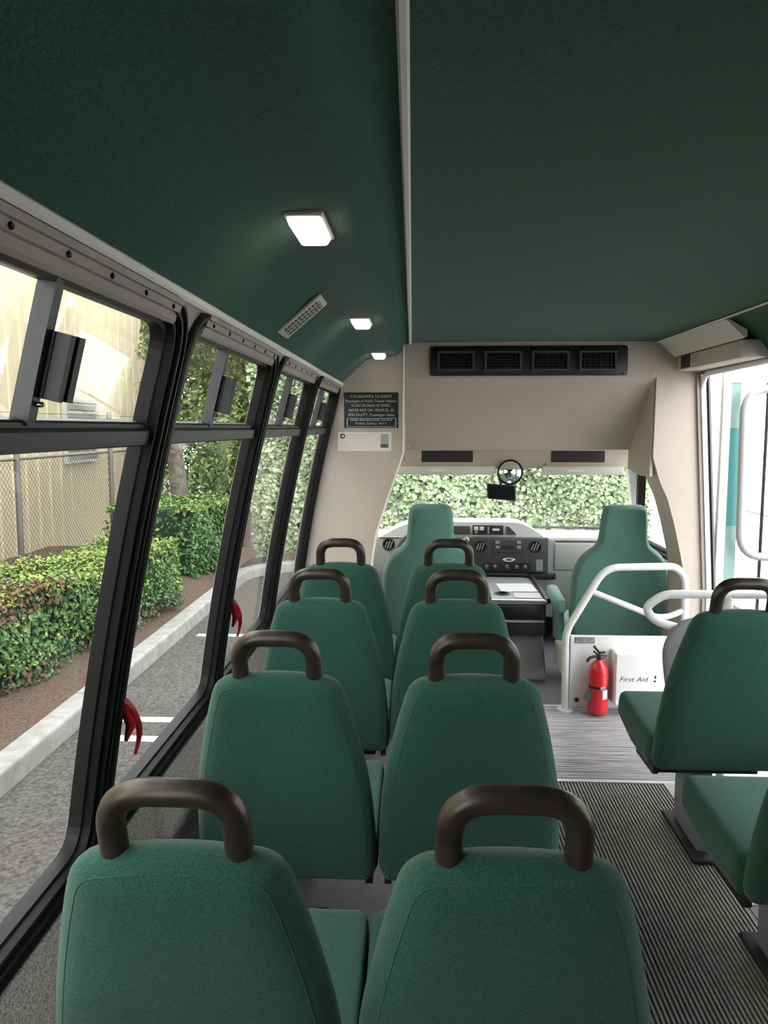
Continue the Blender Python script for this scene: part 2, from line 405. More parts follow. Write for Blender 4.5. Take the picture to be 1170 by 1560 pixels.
MUL = {0: 0.44, 1: 0.44, 2: 0.385, 3: 0.41, 4: 0.41}
wlabels = {0: 'unseen black-framed side window added for light behind the last seat pair',
           1: 'large black-framed sliding side window beside the rearmost seat pair',
           2: 'black-framed sliding window with a red release hook beside the third seat row',
           3: 'black-framed sliding window with red release hook beside the second seat row',
           4: 'black-framed sliding window beside the black notice sign and bulkhead'}
for i, (a, b) in enumerate(WIN):
    detail = i >= 1
    w = thing('window_%d' % (i + 1), wlabels[i], 'window', (wx(0.64), (a + b) / 2, 0.64), kind='structure')
    base = subdivide(rrect(a + 0.008, b - 0.008, ZL + 0.012, ZH - 0.005, 0.115))
    prof = [(0, -0.02), (0, 0.010), (0.004, 0.014), (0.010, 0.014), (0.013, 0.006), (0.017, 0.006), (0.020, 0.011), (0.027, 0.011), (0.030, 0.001), (0.036, 0.001),
            (0.039, 0.004), (0.044, 0.004), (0.047, -0.010), (0.054, -0.012), (0.057, -0.036), (0.040, -0.040)]
    g = G(); n = len(base); V = []; F = []
    for ins, off in prof: V += [wp(p.x, p.y, off) for p in inset(base, ins)]
    for k in range(len(prof) - 1):
        for j in range(n): F.append([k * n + j, k * n + (j + 1) % n, (k + 1) * n + (j + 1) % n, (k + 1) * n + j])
    g.add(V, F, 0, False); g.obj('frame', 'black_rubber', w)
    y0, y1, z0, z1 = a + 0.060, b - 0.060, ZL + 0.064, ZH - 0.056
    zr0, zr1 = 1.466, 1.496
    def sheet(ya, yb, za, zb, off, n=8):
        return [[wp(y, za + (zb - za) * k / n, off) for k in range(n + 1)] for y in (ya, yb)]
    ym = a + MUL[i]
    gm = 'glass_hazy' if i >= 3 else 'glass'
    o = G().grid(sheet(y0 - 0.008, y1 + 0.008, z0 - 0.008, zr0 + 0.004, -0.026)).obj('pane', gm, w)
    o = G().grid(sheet(y0 - 0.008, ym + 0.006, zr1 - 0.004, z1 + 0.006, -0.022)).obj('pane', gm, w)
    o = G().grid(sheet(ym - 0.006, y1 + 0.008, zr1 - 0.004, z1 + 0.006, -0.030)).obj('pane', gm, w)
    # cross rail and slider mullion follow the curve of the wall
    g = G()
    for (za, zb, o0, o1) in ((zr0, zr1, -0.034, -0.004), (zr1 - 0.006, zr1 + 0.010, -0.034, -0.014)):
        g.prism([(za, o0), (za, o1 - 0.003), (za + 0.003, o1), (zb - 0.003, o1), (zb, o1 - 0.003), (zb, o0)], lambda u, v, t: wp(t, u, v), y0 - 0.004, y1 + 0.004)
    g.obj('rail', 'rail_grey', w)
    g = G(); zz = [zr1 + 0.004 + (z1 - zr1) * k / 5 for k in range(6)]
    for (ya, yb, oa, ob) in ((ym - 0.016, ym + 0.002, -0.034, -0.010), (ym + 0.002, ym + 0.020, -0.036, -0.017)):
        for k in range(5):
            c = [wp(y, z, o_) for z in (zz[k], zz[k + 1]) for (y, o_) in ((ya, oa), (yb, oa), (yb, ob), (ya, ob))]
            g.add(c, [[0, 1, 5, 4], [1, 2, 6, 5], [2, 3, 7, 6], [3, 0, 4, 7]])
    g.obj('mullion', 'rail_grey', w)
    if not detail: continue
    # slider latch: black grip on a grey backing
    lt = thing_lt = None
    zc = 1.578; g = G()
    zt = [zc - 0.042 + 0.084 * k / 3 for k in range(4)]
    def bar(ya, yb, oa, ob):
        for k in range(3):
            c = [wp(y, z, o_) for z in (zt[k], zt[k + 1]) for (y, o_) in ((ya, oa), (yb, oa), (yb, ob), (ya, ob))]
            f = [[0, 1, 5, 4], [1, 2, 6, 5], [2, 3, 7, 6], [3, 0, 4, 7]]
            if k == 0: f.append([3, 2, 1, 0])
            if k == 2: f.append([4, 5, 6, 7])
            g.add(c, f)
    bar(ym - 0.004, ym + 0.050, -0.017, -0.004); bar(ym - 0.002, ym + 0.012, -0.004, 0.016); bar(ym + 0.032, ym + 0.050, -0.004, 0.012)
    la = g.obj('latch', 'black_plastic', w)
    g = G(); bar(ym + 0.0125, ym + 0.0315, -0.004, 0.006); g.obj('latch_grip', 'alu_grey', la)
    g = G(); g.lathe([(0.0035, -0.004), (0.0035, 0.004), (0.002, 0.006)], wp(ym - 0.002, zc - 0.050, -0.006), 8, 'X'); g.obj('screw', 'chrome', la)
    # header channel with screws, black frame coloured grey for light reflected on it
    g = G(); zh0, zh1 = ZH - 0.057, ZH - 0.009
    g.prism([(zh0 + 0.004, -0.008), (zh0 + 0.004, 0.004), (zh0 + 0.010, 0.007), (zh0 + 0.022, 0.007), (zh0 + 0.025, 0.012), (zh0 + 0.036, 0.012), (zh0 + 0.038, 0.017), (zh1 - 0.001, 0.017), (zh1, -0.008)],
            lambda u, v, t: wp(t, u, v), a + 0.085, b - 0.085)
    hd = g.obj('header_channel', 'taupe', w)
    for k in range(6):
        ys = a + 0.13 + k * (b - a - 0.26) / 5
        g = G(); p = wp(ys, zh0 + 0.030, 0.012); g.lathe([(0.0045, 0.0), (0.0045, 0.002), (0.003, 0.0035)], p, 8, 'X'); g.obj('screw', 'black_plastic', hd)
    if i in (2, 3):                                    # red emergency release hook on the left jamb
        hy = a + 0.055
        path = [wp(hy - 0.02, 0.955, 0.0), wp(hy - 0.006, 0.935, 0.018), wp(hy + 0.010, 0.908, 0.030), wp(hy + 0.026, 0.880, 0.034), wp(hy + 0.030, 0.852, 0.034), wp(hy + 0.022, 0.828, 0.032)]
        pp = fillet(path, 0.02, 3)
        nn = len(pp)
        g = G(); g.tube(pp, [0.011 * (1 - 0.75 * k / (nn - 1)) + 0.001 for k in range(nn)], 8)
        g.tube([wp(hy - 0.016, 0.945, 0.006), wp(hy + 0.004, 0.90, 0.022), wp(hy - 0.004, 0.865, 0.018)], [0.012, 0.012, 0.004], 8)
        g.obj('release_hook', 'handle_red', w)

# white strip where wall meets headliner
g = G(); g.prism([(-0.432, 1.722), (-0.411, 1.723), (-0.406, 1.728), (-0.406, 1.737), (-0.420, 1.750)], lambda u, v, t: (u, t, v), -1.2, YB)
tag(g.obj('trim_1', 'white_trim'), 'thin white strip along the top of the left windows', 'trim', kind='structure')

# ================================================================== SETTING: ceiling
ce = thing('ceiling', 'dark green fabric bus ceiling with curved left cove', 'ceiling', (0.45, 2, 1.95), kind='structure')
g = G(); NY = 60; rows = []
hp = fillet([(x_, 0, z_) for x_, z_ in HEAD], 0.02, 2)
for k in range(NY + 1):
    y = -1.2 + (YB + 1.2) * k / NY
    row = []
    for p in hp:
        s_ = max(0.0, 1 - abs(p.x + 0.10) / 0.06)       # slack fabric near the seam
        wv = s_ * (0.006 * math.sin(y * 5.1 + 0.6) + 0.004 * math.sin(y * 11.3))
        row.append((p.x + wv, y, p.z + wv * 0.5))
    rows.append(row)
g.grid(rows); g.obj('cove_lining', 'head_green', ce)
g = G(); g.grid([[(-0.046, y, 1.951), (0.3, y, 1.953), (0.7, y, 1.955), (1.0, y, 1.953), (1.246, y, 1.951)] for y in (-1.2, 0, 1.5, 3, YB)]); g.obj('flat_lining', 'head_green', ce)
g = G(); g.grid([[(1.246, y, 1.951), (1.30, y, 1.944), (1.37, y, 1.918), (1.43, y, 1.872), (1.475, y, 1.815)] for y in (-1.2, 0, 1.5, 3, YB)]); g.obj('right_cove_lining', 'head_green', ce)
g = G(); g.grid([[(-0.75, y, 1.99), (1.65, y, 1.99)] for y in (-1.25, YB + 0.3)]); g.obj('roof_skin', 'cream', ce)
g = G(); g.prism([(-0.0065, -0.012), (0.0065, -0.012), (0.0075, -0.003), (0.004, 0.002), (-0.004, 0.002), (-0.0075, -0.003)], lambda u, v, t: (u - 0.012 - 0.0085 * t, t, 1.949 - 0.004 - v - 0.004), -1.2, YB - 0.02)
tag(g.obj('trim_2', 'white_trim'), 'white seam strip running lengthwise along the green ceiling', 'trim', kind='structure')
g = G(); g.prism([(1.238, 1.947), (1.243, 1.941), (1.250, 1.943), (1.252, 1.950)], lambda u, v, t: (u, t, v), -1.2, YB - 0.02)
tag(g.obj('trim_3', 'white_trim'), 'thin pale edge strip on the ceiling above the entry door', 'trim', kind='structure')

# ================================================================== SETTING: bulkhead (front wall)
wf = thing('wall_front', 'beige bulkhead framing the driver cab opening', 'wall', (0.6, YB, 0), kind='structure')
poly = [(-0.648, 0.0)] + [(-0.26, 0.0), (-0.262, 0.60), (-0.253, 0.775), (-0.229, 0.925), (-0.187, 1.055), (-0.132, 1.22), (-0.098, 1.32), (-0.084, 1.37), (-0.084, 1.96)]
poly += [(x_ - 0.004, z_ + 0.008) for x_, z_ in HEAD[::-1] if x_ < -0.086] + [(wx(z), z) for z in (1.7, 1.5, 1.2, 0.9, 0.64)]
g = G(); g.prism(poly, XZ(YB), 0, 0.25); g.obj('left_panel', 'beige', wf)
g = G(); g.prism(fillet([(1.255, 1.975), (1.250, 1.34), (1.290, 1.215), (1.335, 1.12), (1.375, 0.985), (1.415, 0.82), (1.435, 0.72), (1.44, -0.1), (1.58, -0.1), (rx(.62), 0.62), (rx(1.82), 1.82), (1.46, 1.90), (1.39, 1.975)], 0.02, 3, True), XZ(YB), 0, 0.25); g.obj('right_panel', 'beige', wf)
g = G(); g.span((-0.084, YB, 1.765), (1.255, YB + 0.03, 1.975)); cap = g.obj('header_panel', 'beige', wf)
g = G(); g.prism([(YB, 1.767), (YB + 0.45, 1.372), (YB + 0.45, 1.40), (YB + 0.02, 1.79)], lambda u, v, t: (t, u, v), -0.084, 1.252); sl = g.obj('slanted_panel', 'beige', wf)
g = G(); g.prism([(YB + 0.02, 1.78), (YB + 0.46, 1.378), (YB + 0.46, 1.262), (YB + 0.20, 1.235), (YB + 0.02, 1.24)], lambda u, v, t: (t, u, v), 1.240, 1.256); g.obj('cheek_panel', 'beige', wf)
g = G(); g.prism([(YB + 0.02, 1.78), (YB + 0.46, 1.378), (YB + 0.46, 1.30), (YB + 0.02, 1.37)], lambda u, v, t: (t, u, v), -0.09, -0.075); g.obj('cheek_panel', 'beige', wf)
for (sx, sz) in ((-0.062, 1.925), (-0.062, 1.775), (1.232, 1.925), (1.232, 1.79), (0.30, 1.775), (0.9, 1.775)):
    g = G(); g.lathe([(0.006, 0), (0.006, 0.002), (0.003, 0.004)], (sx, YB, sz), 10, 'Y'); g.obj('screw', 'cream', cap)
for (sx, t) in ((-0.062, 0.04), (-0.062, 0.95), (1.232, 0.04), (-0.062, 0.5)):
    g = G(); g.lathe([(0.006, 0), (0.006, 0.002), (0.003, 0.004)], (sx, YB + 0.45 * t - 0.001, 1.767 - 0.395 * t), 10, 'Y'); g.obj('screw', 'cream', sl)
g = G(); g.tube([(-0.083, YB - 0.002, 1.94), (-0.083, YB - 0.002, 1.37), (-0.098, YB - 0.002, 1.318), (-0.132, YB - 0.002, 1.22), (-0.187, YB - 0.002, 1.055), (-0.229, YB - 0.002, 0.925), (-0.253, YB - 0.002, 0.775), (-0.262, YB - 0.002, 0.5), (-0.262, YB - 0.002, 0.0)], 0.0055, 8)
tag(g.obj('trim_4', 'white_trim'), 'pale edge moulding curving down the left side of the cab opening', 'trim', kind='structure')

# ================================================================== SETTING: right wall, entry door, rear wall
wr = thing('wall_right', 'right bus wall with unseen added windows behind the open entry door', 'wall', (1.6, 1, 0), kind='structure')
RW = [(0.90, 1.80), (1.90, 2.80)]  # unseen windows put in for light; those further back dropped to darken
g = G(); g.grid([[(rx(z), y, z) for z in (-0.06, 0.64)] for y in (-1.21, 3.12)]); g.obj('carpet_panel', 'carpet', wr)
g = G(); g.grid([[(rx(z), y, z) for z in (1.70, 1.83)] for y in (-1.21, 3.10)]); g.grid([[(rx(z), y, z) for z in (1.775, 1.83)] for y in (3.10, YB)])
edges = [-1.21] + [e for w_ in RW for e in w_] + [3.10]
for k in range(0, len(edges), 2):
    g.grid([[(rx(z), y, z) for z in (0.64, 1.2, 1.70)] for y in (edges[k], edges[k + 1])])
    g.grid([[(rx(z) + 0.05, y, z) for z in (0.64, 1.2, 1.70)] for y in (edges[k + 1], edges[k])])
g.obj('window_band', 'taupe', wr)
for k, (a, b) in enumerate(RW):
    w = thing('window_%d' % (7 + k), 'unseen plain black-framed window added for light in the right wall', 'window', (rx(.64), (a + b) / 2, 0.64), group='right wall windows', kind='structure')
    g = G()
    for (ya, yb, za, zb) in ((a, b, 0.64, 0.68), (a, b, 1.66, 1.70), (a, a + 0.04, 0.68, 1.66), (b - 0.04, b, 0.68, 1.66), (a, b, 1.46, 1.50)):
        g.prism([(ya, za), (yb, za), (yb, zb), (ya, zb)], lambda u, v, t: (rx(v) + t, u, v), -0.012, 0.03)
    g.obj('frame', 'black_rubber', w)
    g = G(); g.grid([[(rx(z) + 0.015, y, z) for z in (0.68, 1.2, 1.66)] for y in (a + 0.04, b - 0.04)]); g.obj('pane', 'glass', w)
wb = thing('wall_back', 'grey carpeted rear bus wall', 'wall', (0.45, -1.22, 0), kind='structure')  # unseen; kept windowless to hold rear light off the seat backs
g = G(); g.span((-0.70, -1.26, 0), (1.62, -1.22, 1.99)); g.obj('panel', 'carpet', wb)
# door frame
df = thing('trim_5', 'white and grey door jamb with dark rubber seals beside the cab column', 'door frame', (1.56, YB, 0), kind='structure')
def jamb(x0, x1, y0, y1, name, m):
    g = G(); zz = (-0.5, 0.62, 1.2, 1.78)
    rows = [[(rx(z) + a_, b_, z) for (a_, b_) in ((x0, y0), (x1, y0), (x1, y1), (x0, y1), (x0, y0))] for z in zz]
    g.grid(rows, smooth=False); g.obj(name, m, df)
jamb(-0.030, -0.012, YB - 0.02, YB + 0.05, 'seal_strip', 'taupe'); jamb(-0.012, 0.012, YB - 0.03, YB + 0.05, 'jamb', 'rail_white'); jamb(0.012, 0.026, YB - 0.02, YB + 0.06, 'seal', 'black_rubber'); jamb(0.026, 0.036, YB - 0.03, YB + 0.06, 'seal_strip', 'alu_grey')
hp2 = fillet([(rx(1.6) + 0.0, YB - 0.01, 1.55), (rx(1.79), YB - 0.02, 1.778), (rx(1.83) - 0.0, 3.0, 1.790)], 0.10, 6)
g = G(); g.tube(hp2, 0.014, 10); g.obj('header_rail', 'rail_white', df)
g = G(); g.span((rx(1.8) - 0.005, 3.1, 1.80), (rx(1.8) + 0.05, YB, 1.86)); g.obj('header_board', 'white_trim', df)
# open door leaf, swung outwards
dr = thing('door_1', 'white-framed glass entry door leaf swung open outside', 'door', (1.62, YB - 0.05, -0.45), kind='structure')
yd = YB + 0.0
g = G(); g.span((1.595, yd - 0.02, -0.45), (1.64, yd + 0.02, 1.80), 0.006); g.span((2.10, yd - 0.02, -0.45), (2.16, yd + 0.02, 1.80), 0.006); g.span((1.64, yd - 0.02, 1.735), (2.10, yd + 0.02, 1.80), 0.004); g.span((1.64, yd - 0.02, -0.45), (2.10, yd + 0.02, -0.2), 0.004); g.obj('leaf_frame', 'white_metal', dr)
g = G(); g.span((1.700, yd - 0.003, -0.2), (2.10, yd + 0.003, 1.735)); g.obj('pane', 'glass_clear', dr)
g = G(); g.span((1.640, yd - 0.012, -0.2), (1.700, yd + 0.012, 0.98)); g.span((1.640, yd - 0.012, 1.50), (1.690, yd + 0.012, 1.735)); g.obj('pale_stile', 'teal_pale', dr)
g = G(); g.span((1.640, yd - 0.013, 0.98), (1.700, yd + 0.013, 1.50)); g.obj('teal_stile', 'teal', dr)
g = G(); g.span((1.83, yd - 0.012, -0.2), (1.838, yd + 0.012, 1.735)); g.obj('seal', 'black_rubber', dr)
yr = yd - 0.09
g = G(); g.tube(fillet([(2.05, yd - 0.02, 1.700), (2.05, yr, 1.700), (1.675, yr, 1.700), (1.690, yr, 0.825), (2.05, yr, 0.825), (2.05, yd - 0.02, 0.825)], [0, 0.03, 0.13, 0.13, 0.03, 0], 7), 0.021, 12); g.obj('grab_rail', 'rail_backlit', dr)

# ================================================================== SETTING: cab shell
cs = thing('wall_cab', 'cream cab roof, windscreen surround and cab doors', 'cab', (0.6, 5.3, 0), kind='structure')
g = G(); g.span((-0.45, YB + 0.46, 1.378), (1.60, 5.42, 1.42)); g.obj('cab_roof', 'cream', cs)
g = G(); g.span((-0.33, 5.32, 1.225), (1.52, 5.42, 1.376), 0.02, 3); hdr = g.obj('windscreen_header', 'beige', cs)
for (xa, xb) in ((0.02, 0.37), (0.90, 1.26)):
    g = G(); g.span((xa, 5.312, 1.268), (xb, 5.325, 1.345), 0.004); v = g.obj('overhead_vent', 'black_plastic', hdr)
def strut(a, b, w, d, name, m, par=cs):
    a, b = Vector(a), Vector(b); g = G()
    V = [p + Vector((sx * w / 2, sy * d / 2, 0)) for p in (a, b) for (sx, sy) in ((-1, -1), (1, -1), (1, 1), (-1, 1))]
    g.add(V, [[0, 1, 5, 4], [1, 2, 6, 5], [2, 3, 7, 6], [3, 0, 4, 7], [3, 2, 1, 0], [4, 5, 6, 7]]); return g.obj(name, m, par)
strut((-0.50, 6.02, 0.66), (-0.30, 5.37, 1.26), 0.07, 0.07, 'pillar', 'cream')
strut((1.70, 6.02, 0.66), (1.445, 5.37, 1.26), 0.055, 0.07, 'pillar', 'white_metal')
strut((1.66, 5.85, 0.66), (1.505, 5.30, 1.26), 0.05, 0.05, 'door_seal', 'black_rubber')
g = G(); g.add([(-0.47, 6.02, 0.68), (1.67, 6.02, 0.68), (1.47, 5.37, 1.25), (-0.27, 5.37, 1.25)], [[0, 1, 2, 3]]); g.obj('windscreen', 'glass_screen_glare', cs)
for sx, sy in ((-0.46, -1), (1.62, 1)):
    g = G(); g.span((sx - 0.02, YB + 0.25, -0.18), (sx + 0.02, 6.05, 0.66), 0.01); d_ = g.obj('cab_door', 'dash_light', cs)
    g = G(); g.span((sx - 0.025, YB + 0.25, 0.655), (sx + 0.025, 6.05, 0.685), 0.008); g.obj('window_sill', 'black_rubber', d_)
    g = G(); g.tube(fillet([(sx, 4.50, 1.30), (sx, 4.50, 0.70), (sx, 5.6, 0.70)], 0.22, 8), 0.02, 8); g.obj('window_seal', 'black_rubber', d_)
    g = G(); g.grid([[(sx, y, z) for z in (0.68, 1.28)] for y in (YB + 0.25, 5.45)]); g.obj('door_pane', 'glass_clear', d_)
g = G(); g.span((-0.49, 6.02, -0.18), (1.70, 6.08, 0.68)); g.obj('firewall', 'dash_dark', cs)
# ------------------------------------------------------------------ dashboard
da = thing('dashboard', 'light grey dashboard with dark centre stack and round vents', 'dashboard', (0.6, 5.75, 0.4))
g = G(); g.prism(fillet([(5.68, 0.10), (5.60, 0.44), (5.595, 0.715), (5.68, 0.738), (6.0, 0.715), (6.015, 0.10)], [0.02, 0.03, 0.035, 0.05, 0.02, 0.02], 4, True), lambda u, v, t: (t, u, v), -0.43, 1.59); g.obj('body', 'dash_light', da)
g = G(); g.pillow(subdivide(fillet([(0.94, 0.70), (0.80, 0.795), (0.72, 0.826), (-0.02, 0.826), (-0.14, 0.79), (-0.30, 0.70)], [0.02, 0.03, 0.05, 0.05, 0.05, 0.02], 4, True), 0.08), [(0.006, 0.0), (0, 0.012), (0, 0.22), (0.02, 0.30)], XZ(5.588)); pod = g.obj('instrument_pod', 'dash_light', da)
g = G(); g.span((0.255, 5.578, 0.735), (0.375, 5.592, 0.796), 0.006); g.obj('gauge_panel', 'dash_dark', pod)
g = G(); g.span((0.392, 5.576, 0.733), (0.615, 5.592, 0.802), 0.006); sp = g.obj('switch_panel', 'black_plastic', pod)
for (xa, za, w_, h_) in ((0.418, 0.778, 0.03, 0.026), (0.458, 0.778, 0.03, 0.026), (0.418, 0.750, 0.022, 0.018), (0.505, 0.765, 0.012, 0.05), (0.56, 0.770, 0.05, 0.014)):
    g = G(); g.box((xa, 5.574, za), (w_, 0.008, h_), 0.002); g.obj('switch', 'knob_grey' if w_ < .03 else 'rail_white', sp)
g = G(); g.prism([(0.635, 0.735), (0.71, 0.735), (0.655, 0.79), (0.635, 0.795)], XZ(5.580), 0, 0.014); g.obj('end_vent', 'dash_dark', pod)
g = G(); g.span((0.375, 5.570, 0.452), (0.940, 5.602, 0.716), 0.018, 3); cp = g.obj('centre_stack', 'dash_dark', da)
def round_vent(x_, z_, r, par, yv):
    g = G(); g.lathe([(r, -0.004), (r, 0.006), (r * 0.82, 0.008), (r * 0.80, 0.001), (0.001, 0.001)], (x_, yv, z_), 20, 'Y'); v = g.obj('round_vent', 'black_plastic', par)
    for k in (-1, 0, 1):
        g = G(); g.box((x_ + k * r * 0.42, yv - 0.007, z_), (r * 0.16, 0.006, r * 1.35 - abs(k) * r * 0.3), 0.001, rot=(0, 0.35, 0)); g.obj('vane', 'knob_grey', v)
round_vent(0.448, 0.650, 0.046, cp, 5.568); round_vent(0.842, 0.650, 0.046, cp, 5.568); round_vent(-0.215, 0.655, 0.046, da, 5.592); round_vent(1.45, 0.655, 0.041, da, 5.592)
g = G(); g.span((0.545, 5.562, 0.590), (0.765, 5.572, 0.700), 0.004); ra = g.obj('radio', 'dash_dark', cp)
g = G(); g.span((0.600, 5.559, 0.628), (0.690, 5.563, 0.655), 0.001); g.obj('display', 'black_plastic', ra)
for (bx, bz) in ((0.570, 0.680), (0.725, 0.680), (0.572, 0.645), (0.725, 0.645)):
    g = G(); g.box((bx, 5.559, bz), (0.030, 0.008, 0.022), 0.004); g.obj('button', 'knob_grey', ra)
for k in range(7):
    g = G(); g.box((0.575 + k * 0.025, 5.559, 0.607), (0.019, 0.006, 0.008), 0.001); g.obj('button', 'black_plastic', ra)
g = G(); g.lathe([(0.047, 0), (0.047, 0.006), (0.040, 0.009)], (0, 0, 0), 24, 'Y')
g.v = [(p[0] + 0.655, p[1] + 5.570, p[2] * 0.36 + 0.553) for p in g.v]; bdg = g.obj('oval_badge', 'chrome', cp)
g = G(); g.box((0.655, 5.5605, 0.553), (0.040, 0.003, 0.014), 0.003); g.obj('badge_face', 'dash_dark', bdg)
g = G(); g.span((0.470, 5.564, 0.470), (0.810, 5.572, 0.532), 0.004); cl = g.obj('climate_panel', 'black_plastic', cp)
for k, kx in enumerate((0.495, 0.555, 0.640, 0.710, 0.772)):
    g = G(); g.lathe([(0.020, 0), (0.018, 0.012), (0.015, 0.014)], (kx, 5.563, 0.500), 14, 'Y'); kb = g.obj('knob', 'dash_dark', cl)
    g = G(); g.box((kx, 5.548, 0.508), (0.005, 0.003, 0.014)); g.obj('pointer', 'rail_white', kb)
g = G(); g.span((0.848, 5.564, 0.470), (0.900, 5.572, 0.555), 0.004); g.obj('cubby', 'knob_grey', cp)
g = G(); g.span((0.985, 5.586, 0.475), (1.41, 5.602, 0.672), 0.012); gb = g.obj('glovebox', 'dash_light', da)
g = G(); g.span((0.99, 5.592, 0.680), (1.41, 5.600, 0.690)); g.obj('groove', 'dash_dark', gb)
g = G(); g.span((0.36, 5.588, 0.405), (1.0, 5.66, 0.455), 0.01); g.obj('lower_trim', 'black_plastic', da)
g = G(); g.tube([(0.72, 5.96, 0.735), (1.0, 5.985, 0.742), (1.42, 5.99, 0.738)], 0.007, 6); g.tube([(0.9, 5.97, 0.737), (1.5, 6.0, 0.727)], 0.006, 6)
tag(g.obj('wiper', 'black_plastic'), 'black wiper resting low along the windscreen above the dashboard', 'wiper')
# steering wheel and column
st = thing('steering_wheel', 'grey steering wheel mostly hidden behind the driver seat', 'steering wheel', (0.07, 5.30, 0.62))
Rm = Euler((math.radians(62), 0, 0)).to_matrix(); cw = Vector((0.045, 5.30, 0.60))
g = G(); g.tube([cw + Rm @ Vector((0.205 * math.cos(a), 0.205 * math.sin(a), 0)) for a in [2 * PI * k / 36 for k in range(36)]], 0.014, 10, closed=True); g.obj('rim', 'dash_dark', st)
g = G()
for a in (0.1, PI - 0.1, -PI / 2): g.tube([cw, cw + Rm @ Vector((0.2 * math.cos(a), 0.2 * math.sin(a), 0))], 0.014, 8)
g.tube([cw, cw + Vector((0, 0.27, -0.10))], 0.045, 12); g.obj('column', 'dash_dark', st)
g = G(); g.tube(fillet([(0.13, 5.42, 0.60), (0.24, 5.40, 0.66), (0.345, 5.36, 0.735)], 0.04, 4), [0.010] * 6 + [0.016], 8); g.obj('shift_lever', 'knob_grey', st)
# sun visors, mirrors
for k, (xa, xb, lab) in enumerate(((-0.18, 0.52, 'pale cream sun visor above the driver seat'), (0.83, 1.38, 'pale cream sun visor above the front passenger seat'))):
    vz = thing('sun_visor', lab, 'sun visor', ((xa + xb) / 2, 5.27, 1.26), group='sun visors at the windscreen')
    g = G(); g.box(((xa + xb) / 2, 5.275, 1.215), (xb - xa, 0.024, 0.062), 0.011, 3, rot=(0.25, 0, 0)); vb = g.obj('visor_board', 'cream', vz)
    g = G(); g.tube([(xa + 0.03, 5.285, 1.24), (xa + 0.03, 5.33, 1.262)], 0.006, 6); g.obj('pivot', 'dash_light', vz)
    g = G(); g.box(((xa + xb) / 2 - 0.05, 5.262, 1.222), (0.11, 0.003, 0.030)); g.obj('label_sticker', 'white_metal', vb)
rm = thing('rearview_mirror', 'black rectangular rear-view mirror hanging below the round convex mirror', 'mirror', (0.56, 5.30, 1.07))
g = G(); g.pillow(subdivide(fillet([(0.462, 1.126), (0.468, 1.022), (0.662, 1.006), (0.658, 1.112)], 0.015, 3, True), 0.05), [(0.008, 0), (0, 0.008), (0, 0.022), (0.012, 0.030)], XZ(5.26)); g.obj('housing', 'black_plastic', rm)
g = G(); g.prism(inset(fillet([(0.462, 1.126), (0.468, 1.022), (0.662, 1.006), (0.658, 1.112)], 0.015, 3, True), 0.010), XZ(5.2585), 0, 0.002); g.obj('mirror_glass', 'mirror_dark_reflection', rm)
g = G(); g.tube([(0.56, 5.285, 1.08), (0.56, 5.36, 1.19), (0.56, 5.38, 1.24)], 0.008, 8); g.obj('stalk', 'black_plastic', rm)
cm = thing('convex_mirror', 'round convex interior mirror with black rim under the windscreen header', 'mirror', (0.617, 5.28, 1.20))
g = G(); g.lathe([(0.072 * math.cos(t * PI / 2 / 6) if t else 0.080, 0.032 * math.sin(t * PI / 2 / 6)) for t in range(6)] + [(0.002, 0.032)], (0.617, 5.255, 1.203), 32, 'Y'); g.obj('mirror_dome', 'mirror', cm)
g = G(); g.lathe([(0.070, -0.012), (0.086, -0.010), (0.087, 0.004), (0.080, 0.008), (0.078, 0.0)], (0.617, 5.257, 1.203), 32, 'Y'); g.obj('rim', 'black_rubber', cm)
g = G(); g.tube([(0.617, 5.268, 1.21), (0.617, 5.30, 1.23), (0.617, 5.335, 1.25)], 0.009, 8); g.obj('bracket', 'black_plastic', cm)
# exterior driver-side mirror
em = thing('wing_mirror', 'white wing mirror outside the driver-side windscreen', 'mirror', (-0.40, 5.75, 0.80))
g = G(); g.box((-0.405, 6.3, 0.97), (0.10, 0.09, 0.24), 0.04, 3); g.obj('housing', 'white_metal', em)
g = G(); g.tube([(-0.42, 6.3, 0.85), (-0.44, 6.1, 0.74), (-0.48, 6.0, 0.70)], 0.014, 8); g.obj('arm', 'white_metal', em)
# engine cover
ec = thing('engine_cover', 'grey moulded engine cover with black open console at its rear', 'engine cover', (0.62, 5.1, -0.12))
def taper(x0, x1, y0, y1, z0, z1, tx, ty, bev, name, m, par):
    b = bmesh.new(); bmesh.ops.create_cube(b, size=1)
    for v in b.verts:
        top = v.co.z > 0
        v.co.x = ((x0 + x1) / 2) + v.co.x * ((x1 - x0) - (tx if top else 0)); v.co.y = ((y0 + y1) / 2) + v.co.y * ((y1 - y0) - (ty if top else 0)); v.co.z = z1 if top else z0
    bmesh.ops.bevel(b, geom=list(b.edges), offset=bev, segments=3, profile=0.5, affect='EDGES'); b.verts.index_update()
    return G().bm(b, None, 0, True).obj(name, m, par)
taper(0.38, 0.83, 4.86, 5.57, -0.12, 0.415, 0.10, 0.06, 0.03, 'body', 'engine_grey', ec)
g = G(); g.span((0.40, 4.76, 0.405), (0.812, 5.555, 0.432), 0.012, 3); tr = g.obj('console_top', 'engine_grey', ec)
g = G(); g.tube([(0.40, 4.765, 0.428), (0.80, 4.765, 0.428)], 0.010, 8); g.obj('rear_lip', 'chrome', ec)
g = G(); g.tube(fillet([(0.806, 4.76, 0.430), (0.808, 5.35, 0.440), (0.808, 5.54, 0.442), (0.40, 5.55, 0.442)], 0.08, 4), 0.018, 8); g.obj('side_lip', 'black_rubber', ec)
g = G(); g.span((0.42, 4.78, 0.20), (0.80, 4.88, 0.41), 0.01); cb = g.obj('console_bin', 'black_plastic', ec)
